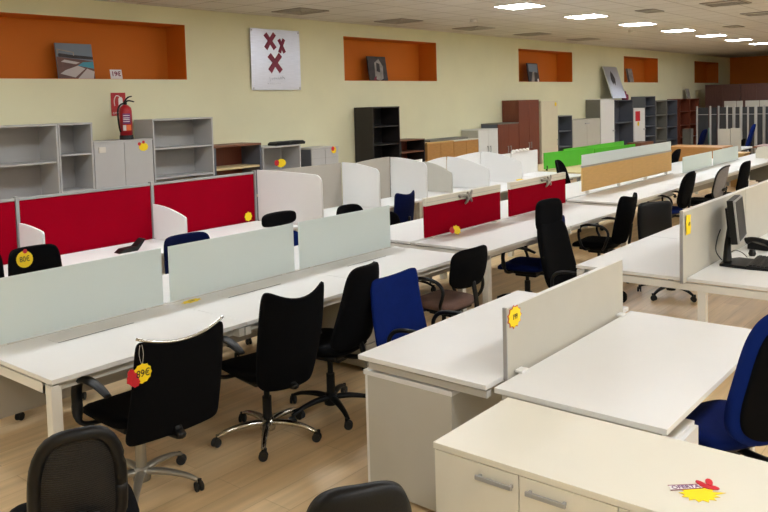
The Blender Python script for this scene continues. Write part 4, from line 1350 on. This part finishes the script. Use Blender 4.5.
# black tray on low bookcase
t = thing('black_tray', 'flat black plastic trays on top of the low grey bookcase', 'tray', (8.03, 8.88, 1.42))
for a, b in ((0, .29), (.3, .60)):
    bm = bmesh.new(); prism(bm, [(a, 0), (b, 0), (b + .01, .035), (b - .04, .06), (a + .03, .055), (a - .01, .03)], 'y', -.08, .12)
    obj('tray', bm, 'plastic', t, bevel=.008)
box_thing('wooden_box', 'box', 'brown wooden box low in front of the slate bookcase', 'walnut', 20.75, 21.65, 8.2, 8.6, .0, .74)
box_thing('grey_bin', 'bin', 'grey narrow panel standing before the far slate bookcase', 'olive', 24.75, 25.0, 8.2, 8.45, .0, .95)
bm = bmesh.new(); lathe(bm, [(.18, 0), (.2, .1), (.19, .75), (.1, .98), (.05, 1.0)], 14, (24.8, 7.75, 0))
tag(obj('green_bin', bm, 'tealc', smooth=True), 'dull green rounded bin before the brown bookcases', 'bin')
# black cradle on row B desk
t = thing('desk_stand', 'low black angular stand on the white desk before the red partition', 'desk item', (3.98, 6.40, TZ))
bm = bmesh.new(); prism(bm, [(-.13, 0), (.06, 0), (.09, .03), (.15, .10), (.13, .10), (.05, .04), (-.08, .035)], 'y', -.05, .05)
obj('body', bm, 'plastic', t, bevel=.004)

# ---------------------------------------------------------------- monitor, phone, keyboard
t = thing('computer_monitor', 'black flat monitor with silver bezel on a low stand, right desk', 'monitor', (6.16, 1.72, TZ), math.radians(0))
bm = bmesh.new()
prism(bm, [(-.12, -.13), (.20, -.13), (.22, .02), (.10, .10), (-.10, .08)], 'z', .0005, .022)
obj('stand_foot', bm, 'plastic', t, bevel=.006)
bm = bmesh.new()
tube(bm, [(-.06, .03, .03), (-.03, .04, .12), (.04, .05, .20), (.11, .05, .29)], [.035, .026, .024, .03], 10, n=5)
obj('stand_neck', bm, 'plastic', t, smooth=True)
def mon_part(name, m, x0, x1, y0, y1, z0, z1, parent=t, bevel=.003):
    bm = bmesh.new()
    box(bm, x0, x1, y0, y1, z0, z1)
    bmesh.ops.rotate(bm, verts=bm.verts[:], cent=(0, 0, 0), matrix=Matrix.Rotation(math.radians(-6), 3, 'X'))
    bmesh.ops.rotate(bm, verts=bm.verts[:], cent=(0, 0, 0), matrix=Matrix.Rotation(math.radians(8), 3, 'Z'))
    bmesh.ops.translate(bm, verts=bm.verts[:], vec=(.13, .0, .335))
    return obj(name, bm, m, parent, bevel=bevel)
hb = mon_part('housing', 'plastic', -.205, .205, -.0, .045, -.165, .165)
mon_part('rear_bulge', 'plastic', -.12, .12, .045, .075, -.12, .10, hb)
bz = mon_part('bezel', 'greysteel', -.205, .205, -.014, .0, -.16, .16)
mon_part('screen', 'screen', -.19, .19, -.0165, -.0145, -.145, .15, bz, 0)
bm = bmesh.new()
tube(bm, [(-.10, .06, .05), (-.14, .09, .12), (-.08, .1, .2), (-.10, .07, .28)], .004, 6)
tube(bm, [(.02, .06, .05), (.06, .02, .10), (.12, -.02, .08), (.2, -.04, .03)], .003, 6)
obj('cable', bm, 'plastic', t, smooth=True)
# keyboard
t = thing('keyboard', 'black keyboard on the white desk at the right picture edge', 'keyboard', (6.27, 1.54, TZ), math.radians(4))
bm = bmesh.new(); prism(bm, [(-.08, 0), (.08, 0), (.08, .028), (-.08, .016)], 'x', -.22, .22); obj('case', bm, 'plastic', t, bevel=.003)
bm = bmesh.new()
for r in range(5):
    for c in range(15):
        box(bm, -.205 + c * .0275, -.205 + c * .0275 + .022, -.065 + r * .027, -.065 + r * .027 + .022, .02 + r * .002, .027 + r * .002)
obj('keys', bm, 'rubber', t)
# phone
t = thing('desk_phone', 'dark desk telephone with handset beside the monitor', 'telephone', (6.86, 1.70, TZ), math.radians(-8))
bm = bmesh.new(); prism(bm, [(-.11, 0), (.11, 0), (.11, .07), (-.11, .025)], 'x', -.02, .2); obj('phone_body', bm, 'plastic', t, bevel=.006)
bm = bmesh.new()
tube(bm, [(-.06, -.10, .06), (-.06, -.05, .085), (-.06, .04, .095), (-.06, .10, .075)], [.03, .02, .02, .03], 10)
obj('handset', bm, 'plastic', t, smooth=True)
bm = bmesh.new()
lathe(bm, [(.022, .0), (.03, .02), (.02, .05)], 12, (6.58, 1.70, TZ))
tag(obj('cable_puck', bm, 'plastic', smooth=True), 'small round black item between monitor stand and keyboard', 'desk item')
